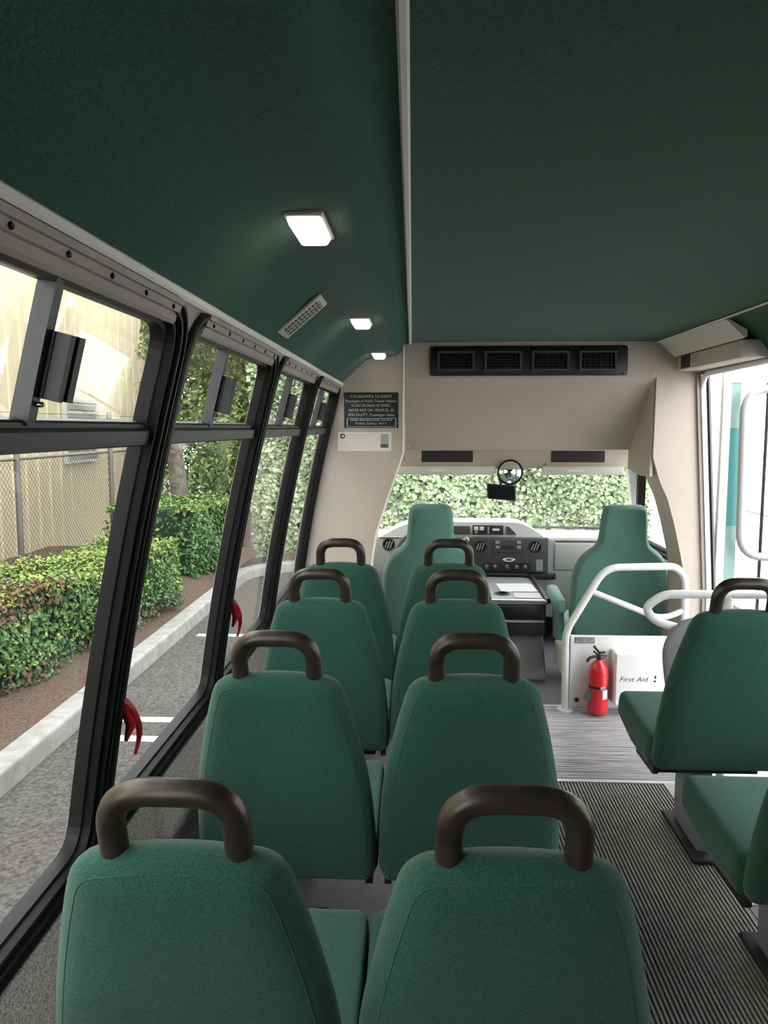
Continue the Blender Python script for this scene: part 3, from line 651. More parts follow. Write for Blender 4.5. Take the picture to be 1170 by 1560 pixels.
g = G(); g.span((0.43, 4.765, 0.292), (0.79, 4.80, 0.304), 0.004); g.obj('shelf_lip', 'knob_grey', cb)
g = G(); g.span((0.46, 4.772, 0.312), (0.77, 4.784, 0.385), 0.006); g.obj('bin_recess', 'black_rubber', cb)
g = G(); g.lathe([(0.050, 0), (0.050, 0.010), (0.042, 0.010), (0.040, 0.002)], (0.545, 4.96, 0.430), 20); g.obj('cup_holder', 'black_plastic', ec)
tag(G().box((0.66, 5.15, 0.4345), (0.24, 0.26, 0.004), 0.001, rot=(0, 0, 0.05)).obj('paper_sheet', 'paper'), 'pale grey sheet lying on the engine cover', 'paper')
tag(G().box((0.698, 4.90, 0.4345), (0.17, 0.14, 0.004), 0.001, rot=(0, 0, -0.06)).obj('clipboard', 'card_grey'), 'small grey pad on the rear edge of the engine cover', 'pad')

# ================================================================== things fixed to the bulkhead
av = thing('air_vent_panel', 'long black air-conditioning panel with four louvred outlets', 'air vent', (0.577, YB - 0.01, 1.776))
g = G(); g.pillow(subdivide(fillet([(0.057, 1.776), (1.097, 1.776), (1.097, 1.931), (0.057, 1.931)], 0.018, 4, True), 0.06), [(0.004, -0.012), (0, -0.009), (0, 0.0)], XZ(YB)); g.obj('plate', 'black_plastic', av)
for k in range(4):
    xc = 0.195 + k * 0.248
    g = G()
    for (xa, xb, za, zb) in ((xc - 0.098, xc + 0.098, 1.800, 1.812), (xc - 0.098, xc + 0.098, 1.893, 1.905), (xc - 0.098, xc - 0.086, 1.81, 1.895), (xc + 0.086, xc + 0.098, 1.81, 1.895)):
        g.span((xa, YB - 0.034, za), (xb, YB - 0.011, zb), 0.002)
    lv = g.obj('louvre_box', 'dash_dark', av)
    for j in range(5):
        g = G(); g.box((xc, YB - 0.018, 1.825 + j * 0.0137), (0.172, 0.012, 0.0025), rot=(0.5, 0, 0)); g.obj('louvre', 'black_plastic', lv)
    for j in range(6):
        g = G(); g.box((xc - 0.07 + j * 0.028, YB - 0.026, 1.8525), (0.003, 0.008, 0.08)); g.obj('vane', 'black_plastic', lv)
for k in range(10):
    g = G(); g.lathe([(0.005, 0), (0.003, 0.003)], (0.08 + (k % 5) * 0.2485, YB - 0.012, 1.787 if k < 5 else 1.920), 8, 'Y'); g.obj('screw', 'dark_metal', av)
sg = thing('notice_sign', 'black notice sign with rows of white lettering above a white card', 'sign', (-0.256, YB - 0.003, 1.50))
g = G(); g.span((-0.403, YB - 0.004, 1.500), (-0.110, YB, 1.690)); g.obj('sign_plate', 'sign_black', sg)
g = G(); yt = YB - 0.0055
for k, (t_, w_) in enumerate((('IT IS UNLAWFUL TO ANNOY', 0.222), ('Passengers in Public Transit Vehicles', 0.275), ('TO EAT OR DRINK OR SMOKE ;', 0.215), ('NEVER RIDE ON / FROM 20, 30', 0.240), ('SPECIALITY, Passenger Seats', 0.250))):
    g.text(t_, (-0.2565, yt, 1.668 - k * 0.0245), 0.021, w_)
for k, (t_, w_) in enumerate((('FARES ARE REQUIRED ON BUS', 0.225), ('Public Safety 4511', 0.165))):
    g.text(t_, (-0.2565, yt, 1.5425 - k * 0.0185), 0.0165, w_)
g.obj('lettering', 'sign_text', sg)
g = G()
for (xa, xb, za, zb) in ((-0.388, -0.384, 1.507, 1.551), (-0.126, -0.122, 1.507, 1.551), (-0.388, -0.122, 1.5505, 1.5525), (-0.388, -0.122, 1.505, 1.5075)): g.span((xa, yt - 0.0006, za), (xb, YB - 0.004, zb))
g.obj('border', 'sign_text', sg)
cd = thing('info_card', 'white information card with round emblem taped below the black notice', 'card', (-0.29, YB - 0.003, 1.376))
g = G(); g.span((-0.437, YB - 0.003, 1.376), (-0.148, YB, 1.478)); g.obj('card_sheet', 'card', cd)
g = G(); g.lathe([(0.0145, 0), (0.0145, 0.001)], (-0.411, YB - 0.003, 1.456), 16, 'Y'); em2 = g.obj('emblem', 'card_ink', cd)
g = G(); g.prism([(-0.418, 1.455), (-0.408, 1.462), (-0.402, 1.456), (-0.408, 1.450)], XZ(YB - 0.0048), 0, 0.0005); g.obj('emblem_mark', 'card', em2)
g = G(); g.text('SERVICE ANIMALS ARE', (-0.392, YB - 0.0036, 1.461), 0.013, 0.125, align='LEFT'); g.text('Welcome aboard bus', (-0.392, YB - 0.0036, 1.446), 0.012, 0.115, align='LEFT'); g.obj('heading', 'card_grey', cd)
g = G()
for k in range(4): g.span((-0.425, YB - 0.0036, 1.428 - k * 0.0125), (-0.235 - (k % 2) * 0.03, YB - 0.003, 1.4292 - k * 0.0125))
g.obj('text_rule', 'card_grey', cd)
g = G(); g.span((-0.206, YB - 0.004, 1.394), (-0.162, YB - 0.003, 1.468)); pc = g.obj('picture', 'card_grey', cd)
g = G(); g.span((-0.206, YB - 0.0046, 1.394), (-0.164, YB - 0.004, 1.414)); g.obj('picture_base', 'card_ink', pc)

# ================================================================== ceiling lamps, speaker vent
def lamp(y, label):
    t = thing('ceiling_lamp', label, 'lamp', (-0.205, y, 1.878), group='cove lamps', world=False)
    G().box((0, 0, -0.003), (0.072, 0.186, 0.010), 0.004).obj('base', 'cream', t)
    b = bmesh.new(); bmesh.ops.create_cube(b, size=1)
    for v in b.verts:
        k = 1 if v.co.z > 0 else 0.82
        v.co.x *= 0.064 * k; v.co.y *= 0.172 * k; v.co.z = -0.015 + v.co.z * 0.018
    bmesh.ops.bevel(b, geom=list(b.edges), offset=0.006, segments=2, profile=0.5, affect='EDGES'); b.verts.index_update()
    G().bm(b, None, 0, False).obj('lens', 'lamp_lens', t)
lamp(1.487, 'lit rectangular cove lamp nearest the rear, before the slotted grille')
lamp(2.780, 'lit rectangular cove lamp in the middle, just past the slotted grille')
lamp(4.005, 'lit rectangular cove lamp right next to the beige bulkhead')
sgv = thing('ceiling_grille', 'pale slotted ventilation grille on the sloping green cove', 'grille', (-0.332, 2.215, 1.815), world=False)
a_ = math.atan2(1.869 - 1.769, -0.270 + 0.390)
sgv.rotation_euler = (0, -a_, 0.0)
G().box((0, 0, -0.004), (0.158, 0.150, 0.012), 0.005).obj('plate', 'vent_cream', sgv)
for r_ in range(10):
    G().box((-0.056 + r_ * 0.0122, 0.0, -0.0105), (0.0065, 0.112, 0.002)).obj('slot', 'dash_dark', sgv)
for s_ in (-1, 0, 1): G().box((0, s_ * 0.037, -0.0115), (0.130, 0.006, 0.003)).obj('bar', 'vent_cream', sgv)
sgv.rotation_euler = (0, -a_, 0.0)

# door operator cover
oc = thing('door_operator_cover', 'pale plastic cover box with black switch at ceiling above entry door', 'cover box', (1.33, 3.75, 1.8))
g = G(); g.prism([(1.252, 1.942), (1.262, 1.938), (1.335, 1.868), (1.345, 1.872), (1.345, 1.90), (1.27, 1.945)], lambda u, v, t: (u, t, v), 3.30, YB - 0.02); g.obj('upper_cover', 'cream', oc)
g = G(); g.span((1.352, 3.38, 1.795), (1.47, YB - 0.02, 1.872), 0.008); lb = g.obj('lower_cover', 'cream', oc)
g = G(); g.span((1.3485, 3.99, 1.803), (1.354, 4.12, 1.868), 0.001); g.obj('switch_plate', 'black_plastic', lb)
g = G()
for k in range(3): g.span((1.3505, 3.90, 1.825 + k * 0.014), (1.3525, 3.97, 1.829 + k * 0.014))
g.obj('print', 'taupe', lb)

# ================================================================== passenger seats
def back_outline():
    half = [(0.0, 0.365), (0.206, 0.365), (0.222, 0.400), (0.221, 0.520), (0.210, 0.650), (0.190, 0.755), (0.167, 0.850), (0.143, 0.930), (0.0, 0.948)]
    pts = [(x_, z_) for x_, z_ in half[1:-1]] + [(0, 0.948)] + [(-x_, z_) for x_, z_ in half[1:-1][::-1]]
    r = [0.02, 0.03, 0.06, 0.08, 0.08, 0.09, 0.060, 0.10, 0.060, 0.09, 0.08, 0.08, 0.06, 0.03, 0.02]
    r[6] = 0.05; r[8] = 0.05
    return subdivide(fillet(pts, r, 5, True), 0.04)
def lean(z): return 0.13 * (0.948 - z) / 0.548         # the back leans towards the rear at its top
def make_seat():
    t = thing('passenger_seat', '', 'seat', (0, 0, 0), world=False)
    ol = back_outline()
    fn = lambda u, v, d: (u, lean(v) + d, v)
    g = G(); g.pillow(ol, [(0.11, -0.053), (0.075, -0.0515), (0.050, -0.048), (0.036, -0.0445), (0.024, -0.039), (0.013, -0.030), (0.005, -0.019), (0.001, -0.009), (0.0, 0.0), (0.002, 0.016), (0.010, 0.030), (0.022, 0.040), (0.045, 0.048), (0.10, 0.052)], fn)
    bk = g.obj('backrest', 'seat_green', t)
    sm = [fn(p.x, p.y, -0.0385) for p in inset(ol, 0.024)]
    g = G(); g.tube(sm, 0.0014, 6, closed=True); g.obj('seam', 'seat_green', bk)
    # cushion: rounded block, waterfall front, sides drawn in below
    b = bmesh.new(); bmesh.ops.create_grid(b, x_segments=8, y_segments=10, size=1); b.free()
    prof = []                                          # (y, z) side outline
    side = fillet([(0.16, 0.355), (0.16, 0.470), (0.36, 0.478), (0.585, 0.492), (0.600, 0.380), (0.40, 0.340)], [0.02, 0.03, 0.1, 0.05, 0.04, 0.05], 5, True)
    side = subdivide(side, 0.06)
    g = G(); fnc = lambda u, v, d: (d, u, v)
    # side outline runs ccw seen from -x: rings inset towards both flanks
    if sum((side[i].x * side[(i + 1) % len(side)].y - side[(i + 1) % len(side)].x * side[i].y) for i in range(len(side))) < 0: side = side[::-1]
    g.pillow(side, [(0.045, -0.222), (0.022, -0.221), (0.008, -0.215), (0.0, -0.200), (0.0, -0.10), (0.0, 0.10), (0.0, 0.200), (0.008, 0.215), (0.022, 0.221), (0.045, 0.222)], fnc)
    g.obj('cushion', 'seat_green', t)
    # grab handle
    hw = 0.085; zt = 1.028
    def hp_(x_, z_): return (x_, lean(z_) - 0.002, z_)
    g = G(); g.tube(fillet([hp_(-hw, 0.88), hp_(-hw, zt), hp_(hw, zt), hp_(hw, 0.88)], 0.060, 8), 0.0192, 14); g.obj('grab_handle', 'bronze', t)
    for s_ in (-1, 1):
        g = G(); g.prism(fillet([(0.150, 0.335), (0.36, 0.328), (0.36, 0.36), (0.225, 0.375), (0.22, 0.435), (0.150, 0.435)], 0.015, 3, True), lambda u, v, d: (d, u, v), s_ * 0.2 - 0.009, s_ * 0.2 + 0.009); g.obj('hinge_bracket', 'black_plastic', t)
    g = G(); g.box((0, 0.39, 0.325), (0.34, 0.34, 0.03), 0.006); g.obj('frame', 'dark_metal', t)
    g = G(); g.box((0, 0.36, 0.165), (0.045, 0.26, 0.30), 0.010); g.obj('leg', 'panel_grey', t)
    g = G(); g.box((0, 0.36, 0.010), (0.10, 0.36, 0.018), 0.005); g.obj('foot_plate', 'dark_metal', t)
    g = G(); g.box((-0.206, 0.115, 0.47), (0.006, 0.012, 0.05), 0.002); g.obj('strap_tag', 'tag_orange', t)
    g = G(); g.box((0.19, 0.20, 0.475), (0.028, 0.05, 0.018), 0.005, rot=(0.5, 0, 0)); g.obj('belt_buckle', 'black_plastic', t)
    return t
proto = make_seat()
rows = [(0.972, 'rearmost seat row in front of the camera'), (1.715, ''), (2.497, ''), (3.184, '')]
rn = ['fourth row behind the driver', 'third row behind the driver', 'second row behind the driver', 'first row right behind the driver']
LX, RXX = -0.322, 0.127
seats = []
for k, (y, _) in enumerate(rows):
    for x_, side in ((LX, 'window-side'), (RXX, 'aisle-side')):
        seats.append((x_, y, 'green fabric passenger seat with bronze handle, %s, %s' % (side, rn[k]), 'paired green seats along the left windows'))
seats.append((1.005, 2.392, 'single green seat across the aisle, in front of the grey rounded panel', 'green seats on the right of the aisle'))
seats.append((1.005, 1.655, 'single green seat across the aisle, behind another right-hand seat', 'green seats on the right of the aisle'))
for k, (x_, y, lab, grp) in enumerate(seats):
    o = proto if k == 0 else copy_tree(proto)
    o.location = (x_, y, 0); o['label'] = lab; o['category'] = 'seat'; o['group'] = grp

# ================================================================== cab seats
def cab_seat(loc, label, arm):
    t = thing('cab_seat', label, 'seat', loc, group='high-backed cab seats', world=False)
    half = [(0.20, 0.18), (0.278, 0.24), (0.290, 0.48), (0.280, 0.66), (0.235, 0.755), (0.150, 0.815), (0.138, 0.87), (0.134, 0.95), (0.122, 1.057)]
    pts = half + [(-x_, z_) for x_, z_ in half[::-1]]
    ol = subdivide(fillet(pts, [0.04, 0.05, 0.1, 0.08, 0.06, 0.05, 0.05, 0.04, 0.05] + [0.05, 0.04, 0.05, 0.05, 0.06, 0.08, 0.1, 0.05, 0.04], 4, True), 0.05)
    ln = lambda z: 0.16 * (1.05 - z)
    fn = lambda u, v, d: (u, ln(v) + d, v)
    g = G(); g.pillow(ol, [(0.028, -0.060), (0.021, -0.055), (0.013, -0.044), (0.005, -0.028), (0.0, -0.010), (0.0, 0.02), (0.005, 0.034), (0.013, 0.050), (0.021, 0.060), (0.028, 0.065)], fn, soft=False)
    g.obj('backrest', 'cab_green', t)
    side = subdivide(fillet([(0.15, 0.12), (0.15, 0.26), (0.62, 0.29), (0.64, 0.16), (0.5, 0.12)], 0.03, 4, True), 0.08)
    if sum((side[i].x * side[(i + 1) % len(side)].y - side[(i + 1) % len(side)].x * side[i].y) for i in range(len(side))) < 0: side = side[::-1]
    g = G(); g.pillow(side, [(0.04, -0.27), (0.015, -0.268), (0.0, -0.24), (0.0, 0.24), (0.015, 0.268), (0.04, 0.27)], lambda u, v, d: (d, u, v)); g.obj('cushion', 'cab_green', t)
    if arm:
        g = G(); g.box((-0.335, 0.27, 0.44), (0.075, 0.36, 0.085), 0.03, 4, rot=(0.10, 0, 0)); g.obj('armrest', 'cab_green', t)
        g = G(); g.box((-0.325, 0.24, 0.30), (0.05, 0.16, 0.22), 0.02, 3, rot=(-0.15, 0, 0)); g.obj('armrest_support', 'cab_green', t)
        g = G(); g.box((-0.30, 0.24, 0.08), (0.05, 0.22, 0.16), 0.012, 2); g.obj('side_cover', 'cream', t)
    g = G(); g.span((-0.22, 0.18, -0.115), (0.22, 0.58, 0.13), 0.01); g.obj('pedestal', 'black_plastic', t)
    return t
cab_seat((0.072, 4.53, 0), 'high-backed green driver seat in front of the steering wheel', False)
cab_seat((1.200, 4.53, 0), 'high-backed green front passenger seat with armrest behind white guard rail', True)
# seat belt on the right B-pillar
sb = thing('seat_belt', 'dark seat belt anchor and strap on the right cab pillar', 'seat belt', (1.44, 4.48, 0.4))
g = G(); g.lathe([(0.030, 0), (0.030, 0.012), (0.018, 0.022)], (1.452, 4.475, 0.945), 16, 'Y'); g.obj('anchor', 'dash_dark', sb)
g = G(); g.span((1.436, 4.462, 0.30), (1.472, 4.468, 0.93), 0.001); g.obj('strap', 'knob_grey', sb)
g = G(); g.span((1.449, 4.458, 0.32), (1.459, 4.462, 0.90), 0.001); g.obj('guide_rod', 'rail_white', sb)

# ================================================================== guard rail with modesty panel
YG = 4.045
gr = thing('guard_rail', 'white tubular guard rail with white lower panel behind passenger cab seat', 'guard rail', (0.79, YG, 0))
g = G(); g.tube(fillet([(0.788, YG, 0.004), (0.782, YG, 0.43), (0.978, YG, 0.775), (1.345, YG, 0.783), (1.395, YG, 0.72), (1.405, YG, 0.02)], [0, 0.06, 0.08, 0.07, 0.05, 0], 7), 0.0195, 14); g.obj('rail_tube', 'rail_white', gr)
g = G(); g.tube(fillet([(0.915, YG, 0.645), (1.28, YG, 0.500), (1.402, YG, 0.555)], 0.10, 7), 0.0155, 12); g.obj('brace_tube', 'rail_white', gr)
g = G(); g.span((0.806, YG - 0.010, 0.022), (1.400, YG + 0.010, 0.410), 0.003); pn = g.obj('modesty_panel', 'white_metal', gr)
g = G(); g.span((0.806, YG - 0.014, 0.020), (0.822, YG + 0.014, 0.410), 0.003); g.obj('edge_channel', 'rail_white', pn)
g = G(); g.lathe([(0.012, 0), (0.012, 0.006), (0.006, 0.010)], (0.847, YG - 0.010, 0.062), 12, 'Y'); g.obj('bolt', 'black_plastic', pn)
g = G(); g.lathe([(0.045, 0.0), (0.045, 0.008), (0.028, 0.012)], (0.788, YG, 0.0), 16); g.obj('floor_flange', 'rail_white', gr)
g = G(); g.span((0.828, YG - 0.013, 0.372), (0.930, YG - 0.010, 0.402)); g.obj('label_sticker', 'card_grey', pn)
g = G(); g.text('FIRE', (0.853, YG - 0.0138, 0.387), 0.022, 0.040); g.text('EXT.', (0.905, YG - 0.0138, 0.387), 0.022, 0.040)
for xa in (0.828, 0.928): g.span((xa, YG - 0.0138, 0.372), (xa + 0.003, YG - 0.013, 0.402))
for za in (0.372, 0.399): g.span((0.828, YG - 0.0138, za), (0.931, YG - 0.013, za + 0.003))
g.obj('sticker_print', 'ink', pn)
# fire extinguisher
fe = thing('fire_extinguisher', 'red fire extinguisher with black valve mounted on the white panel', 'fire extinguisher', (0.945, YG - 0.06, 0.0))
ex, ey = 0.945, YG - 0.066
g = G(); g.lathe([(0.030, 0.008), (0.047, 0.016), (0.050, 0.030), (0.050, 0.235), (0.046, 0.262), (0.032, 0.284), (0.020, 0.294), (0.018, 0.300)], (ex, ey, 0), 24); cyl = g.obj('cylinder', 'red', fe)
g = G(); g.lathe([(0.0500, 0.152), (0.0512, 0.154), (0.0512, 0.165), (0.0500, 0.167)], (ex, ey, 0), 24); g.obj('strap', 'black_plastic', fe)
g = G(); g.box((ex + 0.012, ey - 0.051, 0.159), (0.026, 0.008, 0.020), 0.003); g.obj('strap_buckle', 'chrome', fe)
V = []; n_ = 7
g = G(); g.grid([[(ex + 0.0508 * math.cos(a), ey + 0.0508 * math.sin(a), z) for z in (0.10, 0.148)] for a in [-PI * 0.42 + 0.62 * k / n_ for k in range(n_ + 1)]]); g.obj('paper_label', 'card', cyl)
g = G(); g.lathe([(0.014, 0.296), (0.014, 0.325), (0.010, 0.330)], (ex, ey, 0), 12); g.obj('valve', 'dark_metal', fe)
g = G(); g.tube([(ex + 0.030, ey, 0.338), (ex, ey, 0.338), (ex - 0.030, ey - 0.005, 0.372)], 0.007, 8); g.tube([(ex + 0.034, ey, 0.318), (ex, ey, 0.322), (ex - 0.030, ey - 0.005, 0.345)], 0.006, 8); g.obj('lever', 'black_plastic', fe)
g = G(); g.lathe([(0.012, 0), (0.012, 0.006)], (ex + 0.014, ey - 0.016, 0.318), 12, 'Y'); g.obj('gauge', 'chrome', fe)
g = G(); g.tube(fillet([(ex - 0.01, ey, 0.318), (ex - 0.052, ey - 0.01, 0.312), (ex - 0.064, ey - 0.012, 0.290)], 0.02, 4), [0.008] * 7 , 8); g.obj('nozzle', 'black_plastic', fe)
g = G(); g.box((ex - 0.052, ey - 0.030, 0.118), (0.048, 0.004, 0.062), 0.001, rot=(0, 0.35, 0.15)); g.tube([(ex - 0.02, ey - 0.045, 0.165), (ex - 0.045, ey - 0.032, 0.150)], 0.0018, 5); g.obj('inspection_tag', 'dash_dark', fe)
g = G(); g.span((ex - 0.025, ey + 0.03, 0.12), (ex + 0.025, YG - 0.009, 0.20)); g.obj('bracket', 'dark_metal', fe)
# first aid box
fb = thing('first_aid_box', 'white first aid box with black slanted lettering beside the red extinguisher', 'first aid box', (1.15, YG - 0.06, 0.06))
g = G(); g.span((1.020, YG - 0.095, 0.062), (1.335, YG - 0.0095, 0.345), 0.008, 3); bx_ = g.obj('case', 'white_metal', fb)
g = G(); g.span((1.026, YG - 0.101, 0.068), (1.330, YG - 0.094, 0.339), 0.004); g.obj('lid', 'white_metal', fb)
g = G(); fnt = lambda x_, y_: (1.118 + x_ * 1.15 + y_ * 0.30, YG - 0.1018, 0.206 + y_); g.text('First Aid', (0, 0, 0), 0.036, fn=fnt)
g.lathe([(0.006, 0), (0.006, 0.0008)], (1.225, YG - 0.101, 0.198), 10, 'Y'); g.prism([(1.221, 0.212), (1.229, 0.212), (1.233, 0.224), (1.224, 0.230)], XZ(YG - 0.1018), 0, 0.0008); g.obj('lettering', 'ink', fb)

# modesty panel ahead of the right-hand seats
YM = 3.25
mp = thing('modesty_rail', 'white looped grab rail above a grey rounded panel beside the entry steps', 'grab rail', (1.05, YM, 0))
g = G(); g.tube(fillet([(1.53, YM, 0.806), (1.030, YM, 0.806), (0.955, YM, 0.745), (1.00, YM, 0.690), (1.17, YM, 0.640), (1.30, YM, 0.640)], [0, 0.10, 0.06, 0.06, 0.05, 0], 8), 0.0180, 14); g.obj('rail_tube', 'rail_white', mp)
g = G(); g.pillow(subdivide(fillet([(1.10, 0.10), (1.52, 0.10), (1.52, 0.715), (1.10, 0.715), (1.02, 0.60), (1.035, 0.46)], [0.04, 0.04, 0.05, 0.09, 0.09, 0.12], 6, True), 0.06), [(0.012, -0.022), (0.003, -0.016), (0, 0.0), (0.003, 0.016), (0.012, 0.022)], XZ(YM - 0.035)); g.obj('panel', 'panel_grey', mp)
g = G(); g.tube([(1.30, YM, 0.004), (1.30, YM, 0.806)], 0.018, 12); g.obj('post', 'rail_white', mp)

# ================================================================== OUTSIDE
def leaves(name, mats, parent, places, size, n, slots, aspect=0.6, seed=1, stuff=True):
    """many small leaf blades on sampled places: places(rnd) -> point, normal"""
    rnd = random.Random(seed); g = G()
    for k in range(n):
        p, nr = places(rnd)
        p = Vector(p); nr = (Vector(nr) + Vector((rnd.uniform(-1, 1), rnd.uniform(-1, 1), rnd.uniform(-1, 1))) * 0.75).normalized()
        a = nr.orthogonal().normalized(); a = (Matrix.Rotation(rnd.uniform(0, 6.28), 3, nr) @ a); b = nr.cross(a)
        s_ = size * rnd.uniform(0.6, 1.3)
        V = [p - a * s_ / 2, p + b * s_ * aspect / 2 + nr * s_ * 0.12, p + a * s_ / 2, p - b * s_ * aspect / 2 + nr * s_ * 0.12]
        g.add(V, [[0, 1, 2], [0, 2, 3]], slots(rnd, p))
    o = g.obj(name, mats, parent)
    if stuff: o['kind'] = 'stuff'
    return o
# ground
tag(G().add([(-30, -15, GZ), (30, -15, GZ), (30, 40, GZ), (-30, 40, GZ)], [[0, 1, 2, 3]]).obj('ground', 'asphalt'), 'grey asphalt parking lot beside the bus', 'asphalt', kind='structure')
for y, x0, lab in ((5.46, -2.50, 'longer white bay line of the pair beside the long hedge'), (5.84, -2.36, 'shorter white bay line of the pair beside the long hedge'),
                   (8.35, -2.46, 'white bay line crossing the asphalt by the far end of the long hedge')):
    tag(G().span((x0, y - 0.05, GZ), (-0.8, y + 0.05, GZ + 0.004)).obj('parking_line', 'line_white'), lab, 'line', 'parking bay lines')
tag(G().span((4.1, -8, GZ), (9.0, 39, GZ + 0.02)).obj('ground', 'pale_floor'), 'pale paving outside the entry door, whitened for blown-out daylight', 'paving', kind='structure')  # added pale slab: overexposed ground put into the colour
# kerb in cast lengths
kb = thing('kerb', 'pale concrete kerb edging the mulch bed along the parking lot', 'kerb', (-2.7, 5, GZ))
kp = [(GZ, -2.60), (GZ, -2.60)]
sec = fillet([(-2.60, GZ - 0.02), (-2.61, GZ + 0.15), (-2.79, GZ + 0.155), (-2.80, GZ - 0.02)], [0, 0.03, 0.02, 0], 4)
y = -6.0
while y < 11.2:
    G().prism([(p.x, p.y) for p in sec][::-1], lambda u, v, t: (u, t, v), y + 0.006, min(y + 2.4, 11.3) - 0.006).obj('kerb_stone', 'curb', kb); y += 2.4
for k in range(4):                                     # the kerb bends to the right at the end of the lot
    a0, a1 = k * PI / 8, (k + 1) * PI / 8; g = G(); R_ = 1.0
    rows_ = []
    for j in range(5):
        a = a0 + (a1 - a0) * j / 4 * 0.99
        rows_.append([(-2.60 + R_ - (R_ + (-2.60 - p.x)) * math.cos(a), 11.3 + (R_ + (-2.60 - p.x)) * math.sin(a), p.y) for p in sec])
    g.grid(rows_); g.obj('kerb_stone', 'curb', kb)
for k in range(2):
    G().prism([(12.3 + (-2.60 - p.x), p.y) for p in sec], lambda u, v, t: (t, u, v), -1.6 + k * 2.4 + 0.006, -1.6 + (k + 1) * 2.4 - 0.006).obj('kerb_stone', 'curb', kb)
# mulch bed
g = G(); rows_ = []
rnd = random.Random(3)
for k in range(60):
    y = -6 + 19.3 * k / 59
    rows_.append([(x_, y, GZ + h + rnd.uniform(-0.015, 0.02)) for x_, h in ((-2.78, 0.135), (-2.95, 0.18), (-3.15, 0.25), (-3.5, 0.30), (-4.2, 0.30), (-5.2, 0.25), (-6.6, 0.22))])
g.grid(rows_)
tag(g.obj('mulch_bed', 'mulch'), 'brown mulch bed between the kerb and the hedge', 'mulch', kind='stuff')
tag(G().add([(-2.4, 12.48, GZ + 0.13), (4.0, 12.48, GZ + 0.13), (4.0, 13.3, GZ + 0.13), (-2.4, 13.3, GZ + 0.13)], [[0, 1, 2, 3]]).obj('mulch_bed', 'mulch'), 'mulch strip under the tall ivy wall ahead of the bus', 'mulch', kind='stuff')
# clipped hedges
def hedge(name, label, front, depth, z0, z1, n, size, seed, slots, group='clipped hedges by the kerb'):
    (xa, ya), (xb, yb) = front
    A = Vector((xa, ya, 0)); B = Vector((xb, yb, 0)); d = (B - A); L = d.length; d.normalize(); inn = Vector((-d.y, d.x, 0))
    if inn.x > 0: inn = -inn
    t = thing(name, label, 'hedge', (*((A + B) / 2).xy, z0), group=group)
    g = G(); M = Matrix.Translation(A)
    c = (A + B) / 2 + inn * depth / 2 + Vector((0, 0, (z0 + z1) / 2)); ang = math.atan2(d.y, d.x)
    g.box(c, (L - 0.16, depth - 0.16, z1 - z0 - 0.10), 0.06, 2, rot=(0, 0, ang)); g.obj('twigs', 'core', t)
    H = z1 - z0
    def place(r):
        w_ = r.random(); aF, aT, aE = L * H, L * depth, depth * H
        w_ *= aF + aT * 1.1 + aE
        jit = lambda: r.uniform(-0.05, 0.05)
        if w_ < aF:
            s_, h_ = r.uniform(0, L), r.random() ** 0.9 * H; return A + d * s_ + inn * (r.uniform(-0.02, 0.09) + 0.04 * math.sin(s_ * 4.3 + h_ * 5)) + Vector((0, 0, z0 + h_)), -inn + Vector((0, 0, 0.35))
        if w_ < aF + aT * 1.1:
            s_, q = r.uniform(0, L), r.uniform(0, depth); return A + d * s_ + inn * q + Vector((0, 0, z1 - r.uniform(0, 0.08) + 0.03 * math.sin(s_ * 3 + q * 5) + (0.05 if r.random() < 0.1 else 0))), Vector((0, 0, 1))
        q, h_ = r.uniform(0, depth), r.random() * H
        e_ = B if r.random() < 0.75 else A
        return e_ + inn * q + (d if e_ is B else -d) * r.uniform(-0.06, 0.03) + Vector((0, 0, z0 + h_)), (d if e_ is B else -d)
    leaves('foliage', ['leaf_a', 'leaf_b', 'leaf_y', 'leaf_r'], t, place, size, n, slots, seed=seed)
    return t
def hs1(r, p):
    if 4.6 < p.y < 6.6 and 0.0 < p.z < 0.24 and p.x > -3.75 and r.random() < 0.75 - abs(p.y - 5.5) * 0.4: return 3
    if p.z > 0.10: return 2 if r.random() < 0.55 else 1  # yellower top: new growth, plus the light on it put into the colour
    if p.z < -0.40: return 3 if r.random() < 0.35 else 0
    return r.choice((0, 0, 1, 1, 2)) if r.random() < 0.6 else r.choice((0, 1))
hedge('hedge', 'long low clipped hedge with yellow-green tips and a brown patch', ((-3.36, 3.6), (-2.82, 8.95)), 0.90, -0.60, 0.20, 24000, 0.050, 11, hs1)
def hs2(r, p): return r.choice((0, 0, 1)) if p.z < 0.3 else r.choice((0, 1, 2))
hedge('hedge', 'taller dark green clipped hedge behind the long hedge near the kerb bend', ((-3.05, 10.3), (-2.85, 12.2)), 1.3, -0.62, 0.42, 9000, 0.065, 12, hs2)
# ivy wall straight ahead
iv = thing('ivy_wall', 'tall wall of pale green ivy seen through the windscreen', 'ivy', (2, 13.6, GZ))
g = G(); g.span((-2.9, 13.75, GZ), (3.95, 14.2, 4.6)); g.obj('backing', 'ivy_core', iv)
def pl(r):
    x_ = r.uniform(-2.95, 4.0); z_ = GZ + r.random() * 4.6
    return (x_, 13.62 - 0.10 * math.sin(x_ * 2.1 + z_ * 3.0) - r.uniform(0, 0.16), z_), (0, -1, 0.55)
leaves('ivy_leaves', ['ivy_a', 'ivy_b', 'ivy_c'], iv, pl, 0.088, 34000, lambda r, p: r.choices((0, 1, 2), (0.30, 0.42, 0.28))[0], 0.85, 21)
